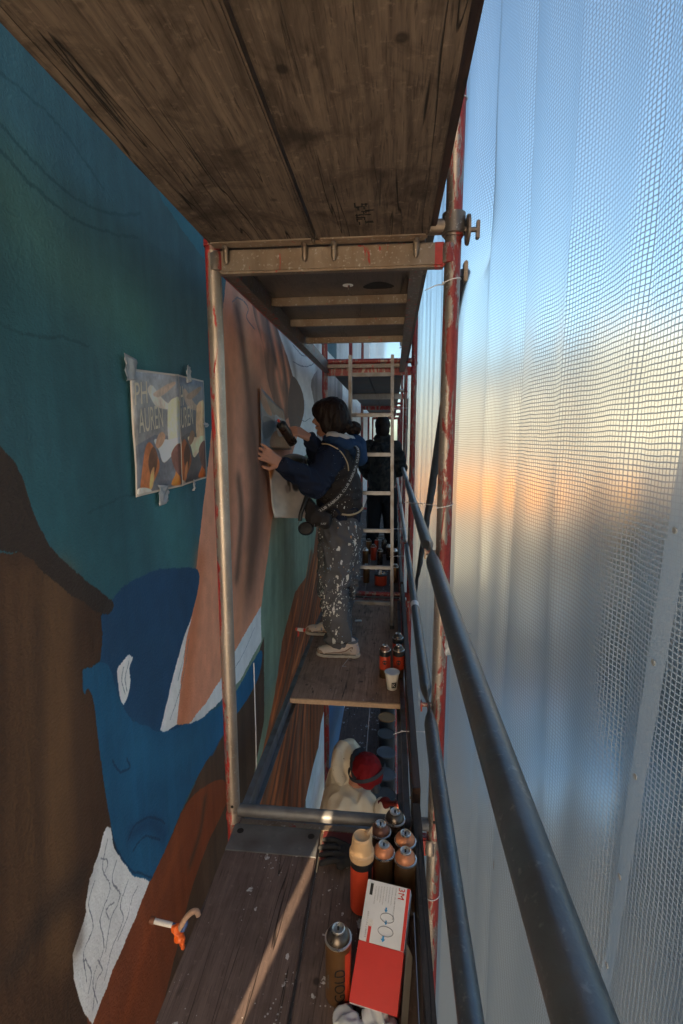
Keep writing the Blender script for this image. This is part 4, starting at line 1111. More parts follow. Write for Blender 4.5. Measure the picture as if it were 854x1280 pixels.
# vest
b = MB()
b.ell((-.340, 3.12, -.20), (.125, .185, .16)); b.ell((-.325, 3.12, -.34), (.143, .180, .17)); b.cap((-.33, 3.12, -.36), (-.33, 3.12, -.44), .146, .146, 22)
b.ell((-.35, 3.02, -.115), (.10, .10, .075)); b.ell((-.37, 3.22, -.10), (.09, .09, .07)); b.ell((-.375, 3.12, -.10), (.085, .12, .08))
S('vest', b, MAT['vest'], voxel=.008, smooth=8, disp=.007, dscale=.10, stretch=(.8, .8, 2.2))
# pale piping of the armhole and the hem
q = [(-.415, 2.925, -.040), (-.365, 2.895, -.045), (-.300, 2.900, -.085), (-.262, 2.915, -.150), (-.255, 2.925, -.20)]
wp(MB().path([tuple(v) for v in smooth_poly(q, False, 4)], .0035, 8).build('piping', MAT['trim']))
q = [(-.30, 2.972, -.470), (-.255, 2.985, -.476), (-.215, 3.015, -.470), (-.188, 3.06, -.458), (-.180, 3.10, -.445)]
wp(MB().path([tuple(v) for v in smooth_poly(q, False, 4)], .006, 8).build('hem_trim', MAT['trim']))
# hood down on the shoulders, grey lining
b = MB()
for k in range(15):
    a = -2.5+k*5.0/14
    c = Vector((-.325+.098*math.cos(a), 3.12+.125*math.sin(a), -.035-.030*math.cos(a)))
    c2 = Vector((-.325+.098*math.cos(a+.357), 3.12+.125*math.sin(a+.357), -.035-.030*math.cos(a+.357)))
    if k < 14: b.cap(c, c2, .036+.014*math.cos(a), .036+.014*math.cos(a+.357))
b.cap((-.235, 3.12, -.06), (-.205, 3.12, -.13), .075, .05)
S('hood', b, MAT['hoodblue'], voxel=.006, smooth=6, disp=.006, dscale=.06)
b = MB()
pts = [Vector((-.325+.080*math.cos(a), 3.12+.108*math.sin(a), -.004-.018*math.cos(a))) for a in [-2.3+k*4.6/12 for k in range(13)]]
for p, p2 in zip(pts[:-1], pts[1:]): b.cap(p, p2, .028, .028)
S('hood_lining', b, MAT['hoodgrey'], voxel=.005, smooth=4, disp=.004, dscale=.04)
# hair
b = MB()
bk = -fd
b.ell(hc+bk*.012+Vector((0, 0, .018)), (.108, .092, .112), RH)
b.ell(hc+bk*.045+Vector((0, 0, -.02)), (.085, .090, .095), RH)
b.cap(hc+bk*.06+Vector((0, 0, -.04)), hc+bk*.115+Vector((0, -.01, -.055)), .058, .03)
b.ell(hc+fd*.02-sdv*.0+Vector((0, 0, .045)), (.10, .090, .075), RH)
b.ell(hc+fd*.01+Vector((0, -.062, -.03)), (.05, .03, .07)); b.ell(hc+fd*.055+Vector((0, -.058, .02)), (.035, .022, .05))
S('hair', b, MAT['hair'], voxel=.005, smooth=4, disp=.003, dscale=.02, stretch=(1, 1, .3))
b = MB(); bc = Vector((-.243, 3.13, .052))
b.ell(bc, (.048, .045, .042))
for k in range(9):
    a = k*.7; b.path([bc+Vector((.040*math.cos(a+t*.5), .03*math.sin(t*2+k), .036*math.sin(a+t*.5))) for t in (0, .6, 1.2, 1.8)], .010, 6)
S('hair_bun', b, MAT['hair'], voxel=.005, smooth=2, disp=.004, dscale=.012)
wp(MB().path([bc+Vector((-.028+.006*math.cos(a), .034*math.cos(a), .010+.034*math.sin(a))) for a in [i*math.pi/7 for i in range(14)]]+[bc+Vector((-.022, .034, .010))], .006, 6).build('hair_tie', MAT['hoodgrey']))
# shoes
def shoe(heel, toe, name='shoe'):
    h = Vector(heel); t = Vector(toe); d = (t-h); L = d.length; d = d/L; sd2 = Vector((-d.y, d.x, 0))
    R_ = Matrix(((d.x, sd2.x, 0), (d.y, sd2.y, 0), (0, 0, 1))).to_4x4()
    b = MB()
    P = lambda a, z: tuple(h+d*a*L+Vector((0, 0, z)))
    b.ell(P(.14, .045), (.045, .037, .045), R_); b.cap(P(.16, .075), P(.22, .09), .042, .040); b.cap(P(.2, .06), P(.55, .045), .040, .040); b.ell(P(.74, .034), (.078, .044, .030), R_); b.ell(P(.9, .03), (.035, .036, .026), R_); b.cap(P(.35, .075), P(.62, .052), .026, .024)
    s = S(name, b, MAT['shoe'], voxel=.005, smooth=4, disp=.002, dscale=.03)
    b = MB()
    for a, r in ((.1, .036), (.25, .036), (.4, .037), (.55, .041), (.7, .044), (.82, .042), (.9, .036)):
        b.add([], []); b.lathe([(r, 0), (r+.004, .004), (r+.004, .020), (r, .024)], 20, Matrix.Translation(h+d*a*L+Vector((0, 0, .0))))
    S('shoe_sole', b, MAT['sole'], voxel=.005, smooth=2)
    # stitched panels: toe cap, side panel, padded collar
    S('toe_cap', MB().ell(P(.90, .030), (.036, .040, .026), R_), MAT['shoe_dirt'], voxel=.004, smooth=2, disp=.001, dscale=.02)
    for s3 in (-1, 1):
        q = [tuple(h+d*a*L+sd2*s3*w3+Vector((0, 0, z3))) for a, w3, z3 in ((.16, .043, .080), (.30, .045, .052), (.48, .046, .040), (.66, .046, .036), (.80, .043, .030))]
        wp(MB().path(q, .0035, 6).build('side_seam', MAT['shoe_dirt']))
        q = [tuple(h+d*a*L+sd2*s3*w3+Vector((0, 0, z3))) for a, w3, z3 in ((.05, .036, .026), (.3, .042, .026), (.55, .047, .026), (.8, .048, .026), (.93, .038, .026))]
        wp(MB().path(q, .0022, 6).build('sole_seam', MAT['dark']))
    wp(MB().path([tuple(h+d*(.17+.14*math.cos(q_))*L+sd2*.040*math.sin(q_)+Vector((0, 0, .108))) for q_ in [k_*math.pi/8 for k_ in range(17)]], .009, 8).build('collar', MAT['sock']))
    lc = MB()
    for k in range(4):
        a = .38+k*.07; lc.path([P(a, .092-.011*k)+() if False else tuple(h+d*a*L+sd2*s_+Vector((0, 0, .096-.010*k-abs(s_)*.5))) for s_ in (-.026, -.012, 0, .012, .026)], .0026, 6)
    wp(lc.build('laces', MAT['print_white'])); return s
shoe((-.195, 2.985, -1.400), (-.455, 2.99, -1.400)); shoe((-.345, 3.335, -1.400), (-.585, 3.33, -1.400))
# cross-body strap: band over the back down to the bag in front, printed
sp_ = [(-.262, 3.03, -.035), (-.208, 2.99, -.075), (-.212, 2.955, -.15), (-.238, 2.925, -.235), (-.285, 2.905, -.32), (-.345, 2.895, -.385), (-.420, 2.885, -.435), (-.470, 2.90, -.462)]
sp_pts = [Vector(v) for v in smooth_poly(sp_, False, 6)]
cc_ = Vector((-.33, 3.12, -.28))
acc = [0]
for a, c in zip(sp_pts[:-1], sp_pts[1:]): acc.append(acc[-1]+(c-a).length)
def strap_at(u, v, off=0):
    u = min(max(u, 0), acc[-1]-1e-5); i = max(k for k in range(len(acc)) if acc[k] <= u); i = min(i, len(sp_pts)-2)
    f_ = (u-acc[i])/(acc[i+1]-acc[i]); p = sp_pts[i].lerp(sp_pts[i+1], f_)
    i2 = min(i+1, len(sp_pts)-2); tg = ((sp_pts[i+1]-sp_pts[i]).lerp(sp_pts[i2+1]-sp_pts[i2], f_)).normalized()
    o_ = (p-cc_); o_.z *= .15; o_ = (o_-tg*o_.dot(tg)).normalized(); s_ = tg.cross(o_)
    return p+o_*(.006+off)+s_*v
V = []; F = []
nS = 50
for k in range(nS):
    u = acc[-1]*k/(nS-1)
    for v, of in ((-.016, 0), (.016, 0), (.016, -.004), (-.016, -.004)): V.append(strap_at(u, v, of))
for k in range(nS-1):
    for c in range(4): F.append((k*4+c, k*4+(c+1) % 4, (k+1)*4+(c+1) % 4, (k+1)*4+c))
strap_o = wp(MB().add(V, F).build('shoulder_strap', MAT['strap']))
def ink(body, u0, w, h=.015):
    o = text_part(body, lambda u, v: strap_at(u0-u, v-h/2, .0016), MAT['print_white'], None, fit=(w, h))
    o.parent = strap_o
for k, (tx, u0, w_) in enumerate((('CLUB', .555, .062), ('RABRUKA', .480, .105), ('CLUB', .362, .062), ('RABRUKA', .288, .105), ('CLUB', .168, .060), ('RABRUKA', .10, .08))): ink(tx, u0, w_)
ink('RUKA', acc[-1]-.0, .05)
# waist bag in front and ear defenders hanging from it
b = MB(); b.cap((-.475, 2.92, -.44), (-.40, 2.90, -.50), .035, .05); b.cap((-.50, 2.95, -.40), (-.47, 2.92, -.47), .03, .04); b.ell((-.455, 2.90, -.48), (.06, .04, .055))
bag = S('waist_bag', b, MAT['vest'], voxel=.006, smooth=5, disp=.006, dscale=.05)
b = MB(); b.path(smooth_poly([(-.505, 2.93, -.34), (-.522, 2.90, -.40), (-.540, 2.885, -.46), (-.545, 2.88, -.50)], False, 4), .013, 10); b.cap((-.505, 2.93, -.34), (-.495, 2.94, -.30), .018, .022)
wp(b.build('ear_defender_band', MAT['black']))
ed = MB().lathe([(.001, -.022), (.030, -.020), (.040, -.006), (.042, .004), (.034, .018), (.001, .020)], 24, Matrix.Translation((-.505, 2.865, -.545)) @ Matrix.Rotation(rad(70), 4, 'X') @ Matrix.Scale(1.15, 4, (1, 0, 0)))
edo = wp(ed.build('ear_cup', MAT['black']))
for s in (-1, 1): wp(MB().path([(-.505+s*.048, 2.865, -.545), (-.505+s*.050, 2.87, -.515), (-.505+s*.036, 2.875, -.492)], .0018, 6).build('wire_yoke', MAT['alu']))
text_part('JUST', lambda u, v: Vector((-.415+u, 2.848, -.518+v)), MAT['print_white'], bag, fit=(.035, .014)).parent = None
for o in list(COL.objects):
    if o.parent is None and o.name.startswith('lettering'): wp(o)
# spray can in her right hand
MAT['can_black'] = m_plain('black_can', (.02, .018, .017), .3, .3, var=.3)
MAT['can_dark'] = m_plain('dark_brown_can', (.06, .036, .026), .28, .5, var=.3)
hcn = empty('spray_can', at(355, 536, 1, 2.86), 'dark spray can with a red nozzle held up in the woman\'s hand', 'spray can')
axis = (at(373, 563, 1, 3.0)-at(354, 533, 1, 2.90)).normalized(); Rc = axis.to_track_quat('-Z', 'Y').to_matrix().to_4x4()
for nm, mt, pf in (('body', 'can_dark', [(.001, -.112), (.027, -.112), (.0295, -.108), (.0295, .020), (.0275, .026)]), ('shoulder', 'black', [(.030, .0262), (.031, .030), (.024, .042), (.014, .048)]), ('valve_ring', 'alu', [(.013, .0485), (.0135, .053), (.010, .054), (.001, .054)]), ('nozzle', 'redtape', [(.008, .0545), (.008, .066), (.005, .069), (.001, .069)])):
    MB().lathe(pf, 22, Rc).build(nm, MAT[mt], hcn)

# -- the man in black, seen from behind
Mn = empty('person', (-.10, 5.95, -1.40), 'man in black jacket and trousers, back turned, standing behind the ladder', 'person')
def mp_(o): o.parent = Mn; o.matrix_parent_inverse = Matrix.Translation(Mn.location).inverted(); return o
MAT['blackcam'] = m_cloth('black_camouflage_jacket', (.016, .017, .018), 0, camo=(.034, .034, .032))
MAT['blackcloth'] = m_cloth('black_trousers', (.010, .010, .012), 0)
b = MB()
b.ell((-.115, 5.95, .12), (.078, .095, .115)); b.cap((-.11, 5.945, -.06), (-.113, 5.95, .08), .052, .052)
b.ell((-.115, 6.045, .13), (.014, .018, .02)); b.ell((-.115, 6.03, .075), (.03, .02, .02))
for s in (-1, 1): b.ell((-.115+s*.078, 5.95, .14), (.01, .018, .028))
limb(b, [(-.11, 5.95, -.17), (-.11, 5.95, -.55)], [.10, .11])
limb(b, [(-.29, 5.95, -.13), (-.33, 5.97, -.40), (-.26, 6.12, -.50)], [.055, .045, .03]); limb(b, [(.06, 5.95, -.14), (.115, 5.94, -.38), (.07, 6.10, -.46)], [.055, .045, .03])
hand(b, (-.26, 6.12, -.50), (.4, .8, 0), (0, 0, -1), .6, 1, 1); hand(b, (.07, 6.10, -.46), (-.4, .8, 0), (0, 0, -1), .6, 1, -1)
for s, hx in ((-1, -.19), (1, -.03)): limb(b, [(hx, 5.95, -.60), (hx+s*.03, 5.94, -.98), (hx+s*.045, 5.96, -1.33), (hx+s*.055, 6.06, -1.37)], [.08, .06, .04, .03])
mp_(sculpt('body', b, MAT['skin'], None, voxel=.006, smooth=3))
b = MB(); b.ell((-.112, 5.935, .145), (.092, .104, .108)); b.ell((-.112, 5.90, .08), (.084, .075, .09))
mp_(sculpt('hair', b, MAT['hair'], None, voxel=.007, smooth=4, disp=.003, dscale=.02))
b = MB(); b.ell((-.112, 5.95, -.16), (.185, .12, .12)); b.cap((-.112, 5.95, -.20), (-.11, 5.95, -.56), .165, .165, 22); b.ell((-.112, 5.94, -.02), (.10, .09, .07))
limb(b, [(-.27, 5.95, -.12), (-.33, 5.96, -.38), (-.275, 6.09, -.485)], [.085, .070, .052]); limb(b, [(.04, 5.95, -.13), (.115, 5.94, -.36), (.08, 6.07, -.445)], [.085, .070, .052])
mp_(sculpt('jacket', b, MAT['blackcam'], None, voxel=.010, smooth=6, disp=.012, dscale=.10))
b = MB(); b.cap((-.11, 5.95, -.58), (-.11, 5.95, -.66), .145, .145, 20)
for s, hx in ((-1, -.185), (1, -.035)): limb(b, [(hx, 5.95, -.66), (hx+s*.03, 5.94, -.98), (hx+s*.045, 5.96, -1.32)], [.105, .085, .072])
mp_(sculpt('trousers', b, MAT['blackcloth'], None, voxel=.010, smooth=5, disp=.010, dscale=.09))
for s, hx in ((-1, -.24), (1, .02)):
    b = MB(); b.ell((hx, 6.03, -1.368), (.045, .115, .032)); b.cap((hx, 5.97, -1.36), (hx, 5.98, -1.31), .04, .045)
    mp_(sculpt('boot', b, MAT['black'], None, voxel=.008, smooth=3))

# -- the kneeling worker one storey down
Kn = empty('person', (-.25, 3.05, -3.355), 'kneeling worker in cream hooded jacket and red beanie below the open hatch', 'person')
def kp(o): o.parent = Kn; o.matrix_parent_inverse = Matrix.Translation(Kn.location).inverted(); return o
MAT['cream_jacket'] = m_cloth('cream_jacket', (.68, .60, .46), .35, (.25, .15, .08), var=.10)
MAT['beanie'] = m_cloth('red_beanie', (.20, .009, .012), .15, var=.45)
MAT['band'] = m_cloth('grey_elastic_band', (.045, .05, .06), 0)
MAT['redglove'] = m_cloth('red_glove', (.14, .016, .012), .2)
kh = Vector((-.135, 2.99, -2.195)); kf = Vector((.50, -.55, -.60)).normalized()
b = MB(); b.ell(kh, (.085, .088, .105)); b.ell(kh+kf*.07, (.045, .045, .05)); b.cap(kh+kf*.09, kh+kf*.118+Vector((0, 0, -.012)), .012, .014); b.cap(kh-kf*.03+Vector((-.03, .03, -.08)), (-.24, 3.06, -2.40), .058, .065)
limb(b, [(-.27, 3.08, -2.50), (-.33, 3.12, -2.95)], [.13, .14])
limb(b, [(-.15, 2.95, -2.45), (-.075, 2.93, -2.56), (-.012, 2.91, -2.375)], [.05, .042, .028]); limb(b, [(-.36, 3.0, -2.50), (-.30, 2.80, -2.68), (-.12, 2.80, -2.62)], [.05, .042, .028])
hand(b, (-.012, 2.91, -2.375), (.75, -.25, .25), (0, -.5, -.8), .9, 1, 1); hand(b, (-.12, 2.80, -2.62), (.9, .1, 0), (0, 0, -1), .7, 1, -1)
limb(b, [(-.33, 3.02, -3.0), (-.12, 2.80, -3.25), (-.35, 3.10, -3.30)], [.09, .065, .045]); limb(b, [(-.33, 3.20, -3.0), (-.10, 3.15, -3.25), (-.38, 3.30, -3.30)], [.09, .065, .045])
kp(sculpt('body', b, MAT['skin'], None, voxel=.006, smooth=3))
b = MB()
b.cap((-.28, 3.09, -2.50), (-.33, 3.12, -2.98), .165, .20, 20); b.ell((-.27, 3.05, -2.46), (.165, .20, .13)); b.cap((-.27, 2.96, -2.60), (-.30, 2.90, -2.9), .13, .15)
limb(b, [(-.15, 2.97, -2.44), (-.060, 2.90, -2.56), (-.028, 2.915, -2.40)], [.085, .066, .048], 16); limb(b, [(-.36, 3.0, -2.50), (-.30, 2.80, -2.68), (-.14, 2.80, -2.63)], [.085, .075, .05], 16)
# hood worn half up: thick rim behind the head
for k in range(17):
    a = -1.9+k*3.8/16; a2 = a+3.8/16
    f = lambda q: Vector((-.215, 3.05, -2.265))+Vector((-.055, .05, .02))+Vector((.55, .35, .0)).normalized()*.0+Vector((-.62, .55, .25)).normalized()*.055*math.cos(q)+Vector((.50, .70, .10)).normalized()*.105*math.sin(q)*-1+Vector((.0, .0, 1))*.085*math.cos(q)
    if k < 16: b.cap(f(a), f(a2), .042, .042)
b.cap((-.26, 3.12, -2.22), (-.31, 3.12, -2.42), .095, .12)
kp(sculpt('jacket', b, MAT['cream_jacket'], None, voxel=.007, smooth=6, disp=.007, dscale=.10, stretch=(1.2, 1.2, .5)))
b = MB(); b.ell(kh+Vector((-.002, -.014, .006)), (.103, .110, .106)); b.ell(kh+kf*.03+Vector((0, 0, .0)), (.095, .095, .095))
kp(sculpt('beanie', b, MAT['beanie'], None, voxel=.006, smooth=4, disp=.004, dscale=.035, stretch=(1, 1, .4)))
def band_ring(c, u, v, r, w, mat, name):
    u = Vector(u).normalized(); v = Vector(v); v = (v-u*v.dot(u)).normalized(); n_ = u.cross(v); V = []; F = []
    for k in range(40):
        a = 2*math.pi*k/40; d = u*math.cos(a)+v*math.sin(a)
        for o_, q in ((r, -w), (r+.004, -w), (r+.004, w), (r, w)): V.append(Vector(c)+d*o_+n_*q)
    for k in range(40):
        for j in range(4): F.append((k*4+j, k*4+(j+1) % 4, ((k+1) % 40)*4+(j+1) % 4, ((k+1) % 40)*4+j))
    return kp(MB().add(V, F).build(name, mat))
band_ring(kh+Vector((0, .002, .0)), (.96, .0, .28), (0, -1, .02), .1235, .013, MAT['band'], 'head_strap')
b = MB(); b.path([kh+Vector((-.062, -.085, -.02)), kh+Vector((-.085, -.03, .03)), kh+Vector((-.088, .03, .055)), kh+Vector((-.07, .075, .06)), kh+Vector((-.03, .105, .06))], .026, 10)
kp(sculpt('hood_lining', b, MAT['band'], None, voxel=.006, smooth=3, disp=.003, dscale=.03))
b = MB(); b.cap(kh+kf*.10, kh+kf*.13, .040, .030)
kp(sculpt('respirator', b, MAT['band'], None, voxel=.006, smooth=3))
b = MB(); hand(b, (-.012, 2.91, -2.375), (.75, -.25, .25), (0, -.5, -.8), .9, 1.14, 1); b.cap((-.03, 2.915, -2.39), (-.005, 2.91, -2.37), .040, .036)
kp(sculpt('glove', b, MAT['redglove'], None, voxel=.005, smooth=2))
b = MB()
limb(b, [(-.33, 3.02, -3.0), (-.12, 2.80, -3.24), (-.35, 3.10, -3.28)], [.12, .085, .065]); limb(b, [(-.33, 3.20, -3.0), (-.10, 3.15, -3.24), (-.38, 3.30, -3.28)], [.12, .085, .065])
kp(sculpt('trousers', b, MAT['blackcloth'], None, voxel=.010, smooth=4, disp=.01, dscale=.09))

# ------------------------------------------------------------------ spray cans
MAT['gold'] = m_plain('bronze_can', (.22, .115, .050), .34, .7, var=.3, scale=20, bump=.0002)
MAT['copper'] = m_plain('copper_can_dome', (.50, .20, .10), .42, .35, var=.18, scale=40, bump=.0002)
MAT['gunmetal'] = m_plain('gunmetal_dome', (.12, .10, .085), .3, .8, var=.25, scale=40, bump=.0002)
MAT['redlabel'] = m_plain('orange_red_label', (.52, .055, .022), .35, .1, var=.15)
MAT['brown_dome'] = m_plain('brown_can_dome', (.16, .07, .045), .4, .3, var=.2)
MAT['rim'] = m_plain('bright_steel_rim', (.62, .60, .57), .28, .9, var=.2)
MAT['beige_cap'] = m_plain('beige_plastic_cap', (.55, .36, .20), .5, 0, var=.15)
MAT['greycap'] = m_plain('grey_plastic_cap', (.30, .32, .34), .5)
MAT['ink'] = m_plain('black_ink', (.012, .012, .013), .5)
CANG = 'spray cans'
def can_pos(px, py, z): p = at(px, py, 2, z); return (p.x, p.y)
def spray_can(x, y, z, label, body='gold', dome='copper', h=.165, r=.0325, word=None, face=-math.pi/2, lab=None, emblem=False, cap=None, group=CANG, name='spray_can'):
    t = empty(name, (x, y, z), label, 'spray can', group)
    MB().lathe([(r*.6, .004), (r-.002, 0), (r, .003), (r, h-.003), (r-.001, h)], 28).build('body', MAT[body], t)
    MB().lathe([(r-.0015, h+.0002), (r+.0012, h+.001), (r+.0012, h+.005), (r-.002, h+.0065)], 28).build('rim', MAT['rim'], t)
    MB().lathe([(r-.0022, h+.0067), (r-.0032, h+.012), (r-.006, h+.018), (r-.010, h+.0225), (r-.0145, h+.0255), (.0160, h+.0268)], 28).build('dome', MAT[dome], t)
    if cap is None:
        MB().lathe([(.0165, h+.0272), (.0165, h+.031), (.0145, h+.0325), (.0125, h+.031), (.0120, h+.026), (.006, h+.0258)], 24).build('valve_ring', MAT['rim'], t)
        MB().lathe([(.0119, h+.0268), (.0030, h+.0272), (.0030, h+.034), (.0012, h+.0345)], 16).build('valve_stem', MAT['ink'], t)
    else:
        MB().lathe([(.012, h+.0272), (.012, h+.045), (.010, h+.048), (.001, h+.048)], 18).build('cap', MAT[cap], t)
    if lab:
        for m_, z0, z1 in lab:
            MB().lathe([(r+.0002, z0), (r+.0006, z0+.0005), (r+.0006, z1-.0005), (r+.0002, z1)], 28).build('label_band', MAT[m_], t)
    on = lambda a, zz, o=.0009: Vector(((r+o)*math.cos(a), (r+o)*math.sin(a), zz))
    if emblem:
        MB().add([on(face+.42*math.cos(q), h*.62+.0135*math.sin(q), .0009) for q in [k*math.pi/8 for k in range(16)]]+[on(face, h*.62, .0011)], [(k, (k+1) % 16, 16) for k in range(16)]).build('emblem', MAT['ink'], t)
        text_part('M', lambda u, v: on(face-.22+u/r, h*.62-.006+v, .0016), MAT['redlabel'], t, fit=(.013, .012))
    if word:
        wd, mt, a0, z0, w_, h_ = word
        text_part(wd, lambda u, v: on(face+a0-v/r, z0+u, .0016), MAT[mt], t, fit=(w_, h_))
    return t
x, y = can_pos(423, 1160, -1.205)
g = spray_can(x, y, -1.4012, 'single bronze GOLD spray can standing alone left of the red and white box', 'gold', 'gunmetal', word=('GOLD', 'ink', .62, .020, .095, .026), lab=None)
MB().add([Vector(((.0334)*math.cos(a), (.0334)*math.sin(a), z)) for z in (.01, .15) for a in (-.95, -.8, -.6, -.4)], [(0, 1, 5, 4), (1, 2, 6, 5), (2, 3, 7, 6)]).build('red_side_panel', MAT['redlabel'], g)
text_part('400 ML', lambda u, v: Vector((.0336*math.cos(-2.25-v/.0325), .0336*math.sin(-2.25-v/.0325), .045+u)), MAT['greycap'], g, fit=(.045, .004))
for px, py, lb, bd, dm, wd in ((480, 1055, 'copper-topped can at the front left of the tight group by the toe board', 'gold', 'copper', ('GOLD', 'ink', .3, .02, .08, .02)), (507, 1063, 'copper-topped can at the front right of the group, touching the toe board side', 'gold', 'copper', None),
        (476, 1029, 'brown-topped can at the back left of the group below the floor tube', 'can_dark', 'brown_dome', None), (507, 1041, 'copper-topped can in the second row beside the toe board', 'gold', 'copper', None), (494, 1014, 'dark grey-topped can at the very back of the group', 'can_dark', 'gunmetal', None)):
    x, y = can_pos(px, py, -1.205); spray_can(x, y, -1.4012, lb, bd, dm, word=wd)
# foam can with a beige cap
x, y = can_pos(452, 1132, -1.40)
fc = empty('foam_can', (x, y, -1.4012), 'taller orange-red can with a beige spouted plastic cap', 'spray can', CANG)
r = .034
MB().lathe([(r-.004, 0), (r, .003), (r, .165), (r-.002, .170)], 30).build('body', MAT['redlabel'], fc)
MB().lathe([(r+.0003, .148), (r+.0008, .1485), (r+.0008, .1695), (r+.0003, .170)], 30).build('black_band', MAT['ink'], fc)
MB().lathe([(r+.0005, .1705), (r+.003, .172), (r+.003, .190), (r-.001, .194), (r-.006, .236), (r-.010, .240), (r-.014, .236), (.004, .234)], 30).build('cap', MAT['beige_cap'], fc)
MB().add([(.004, .018, .236), (.022, .030, .222), (.030, .006, .220), (.014, .004, .242), (.030, .030, .246)], [(0, 1, 4), (1, 2, 4), (2, 3, 4), (3, 0, 4), (0, 3, 2, 1)]).build('cap_spout', MAT['beige_cap'], fc)
pn = [Vector(((r+.0009)*math.cos(a), (r+.0009)*math.sin(a), z)) for z in (.004, .149) for a in (-.95, -.8, -.65, -.5)]
MB().add(pn, [(0, 1, 5, 4), (1, 2, 6, 5), (2, 3, 7, 6)]).build('black_side_panel', MAT['ink'], fc)
text_part('HEAVY', lambda u, v: Vector(((r+.0015)*math.cos(-.62-v/r), (r+.0015)*math.sin(-.62-v/r), .05+u)), MAT['greycap'], fc, fit=(.06, .007))
# cans on the woman's deck
for px, py, lb in ((481, 846, 'orange-red can with a round black emblem just behind the paper cup, left one'), (498, 846, 'orange-red can with a round black emblem behind the cup, right one against the toe board'), (497, 829, 'third orange-red can, standing behind the other two on the woman\'s deck')):
    x, y = can_pos(px, py, -1.40); spray_can(min(x, .058), y, -1.3985, lb, 'gold', 'brown_dome' if px < 490 else 'gunmetal', emblem=True, face=-math.pi/2, lab=[('redlabel', .055, .135), ('ink', .136, .163)], h=.165)
# paper cup
MAT['paper'] = m_plain('white_paper', (.66, .62, .56), .7, var=.08)
x, y = can_pos(490, 861, -1.40)
cu = empty('paper_cup', (x, y, -1.3985), 'white paper coffee cup with a dark square K print standing at the deck edge', 'cup')
MB().lathe([(.026, 0), (.0275, .001), (.0385, .092), (.040, .095), (.041, .098), (.0395, .101), (.0375, .097), (.0370, .093), (.001, .092)], 30).build('cup_wall', MAT['paper'], cu)
MB().lathe([(.0415, .0945), (.0425, .097), (.0425, .1015), (.0395, .1035), (.038, .0995)], 30).build('lid_rim', MAT['print_white'], cu)
cf = lambda u, z, o: Vector(((.0275+.011*z/.092+o)*math.cos(-1.35+u/.034), (.0275+.011*z/.092+o)*math.sin(-1.35+u/.034), z))
V = [cf(-.010+.030*i/6, .018+.034*j/4, .0010) for j in range(5) for i in range(7)]
MB().add(V, [(j*7+i, j*7+i+1, (j+1)*7+i+1, (j+1)*7+i) for j in range(4) for i in range(6)]).build('print_square', MAT['ink'], cu)
text_part('K', lambda u, v: cf(-.004+u, .024+v, .0020), MAT['paper'], cu, fit=(.017, .022))
# cans and bottles past the ladder
rr = random.Random(3)
far = [(457, 705, 'gold', 'rim'), (458, 728, 'gold', 'gunmetal'), (467, 700, 'redlabel', 'beige_cap'), (475, 706, 'can_dark', 'gunmetal'), (486, 700, 'can_dark', 'rim'), (480, 692, 'gunmetal', 'gunmetal'), (493, 706, 'can_dark', 'rim'), (502, 706, 'can_black', 'rim'), (461, 692, 'gold', 'gunmetal'), (470, 690, 'redlabel', 'brown_dome'), (494, 690, 'can_dark', 'gunmetal'), (503, 690, 'can_black', 'rim'), (494, 728, 'gold', 'gunmetal')]
where = ['behind the left rung end', 'standing alone on the left', 'with an orange body in the second row', 'in the middle of the second row', 'behind the ladder rail', 'in the back row centre', 'right of the ladder rail', 'at the toe board', 'far back left', 'far back with an orange body', 'far back right of the rail', 'last by the toe board', 'bronze, right beside the ladder foot']
for k, (px, py, bd, dm) in enumerate(far):
    x, y = can_pos(px, py, -1.40); spray_can(min(x, .05), y, -1.3972, 'small spray can past the ladder, '+where[k], bd, dm if dm in ('gunmetal', 'brown_dome', 'rim') else 'brown_dome', h=.150)
x, y = can_pos(476, 731, -1.40)
jr = empty('paint_jar', (x, y, -1.3972), 'round tub with an orange body and clear lid piled with nozzles past the ladder', 'tub')
MB().lathe([(.055, 0), (.058, .002), (.060, .090), (.058, .092)], 28).build('body', MAT['redlabel'], jr)
MB().lathe([(.0585, .0925), (.062, .094), (.062, .104), (.056, .106)], 28).build('black_rim', MAT['ink'], jr)
for k in range(9):
    a = k*2.4; MB().lathe([(.001, 0), (.010, .001), (.010, .018), (.006, .022), (.001, .022)], 10, Matrix.Translation((.012*math.sqrt(k)*math.cos(a)+.0, .012*math.sqrt(k)*math.sin(a), .106+.016*(k < 3))) @ Matrix.Rotation(k*.9, 4, 'X')).build('nozzle', MAT['print_white' if k % 2 else 'beige_cap'], jr)
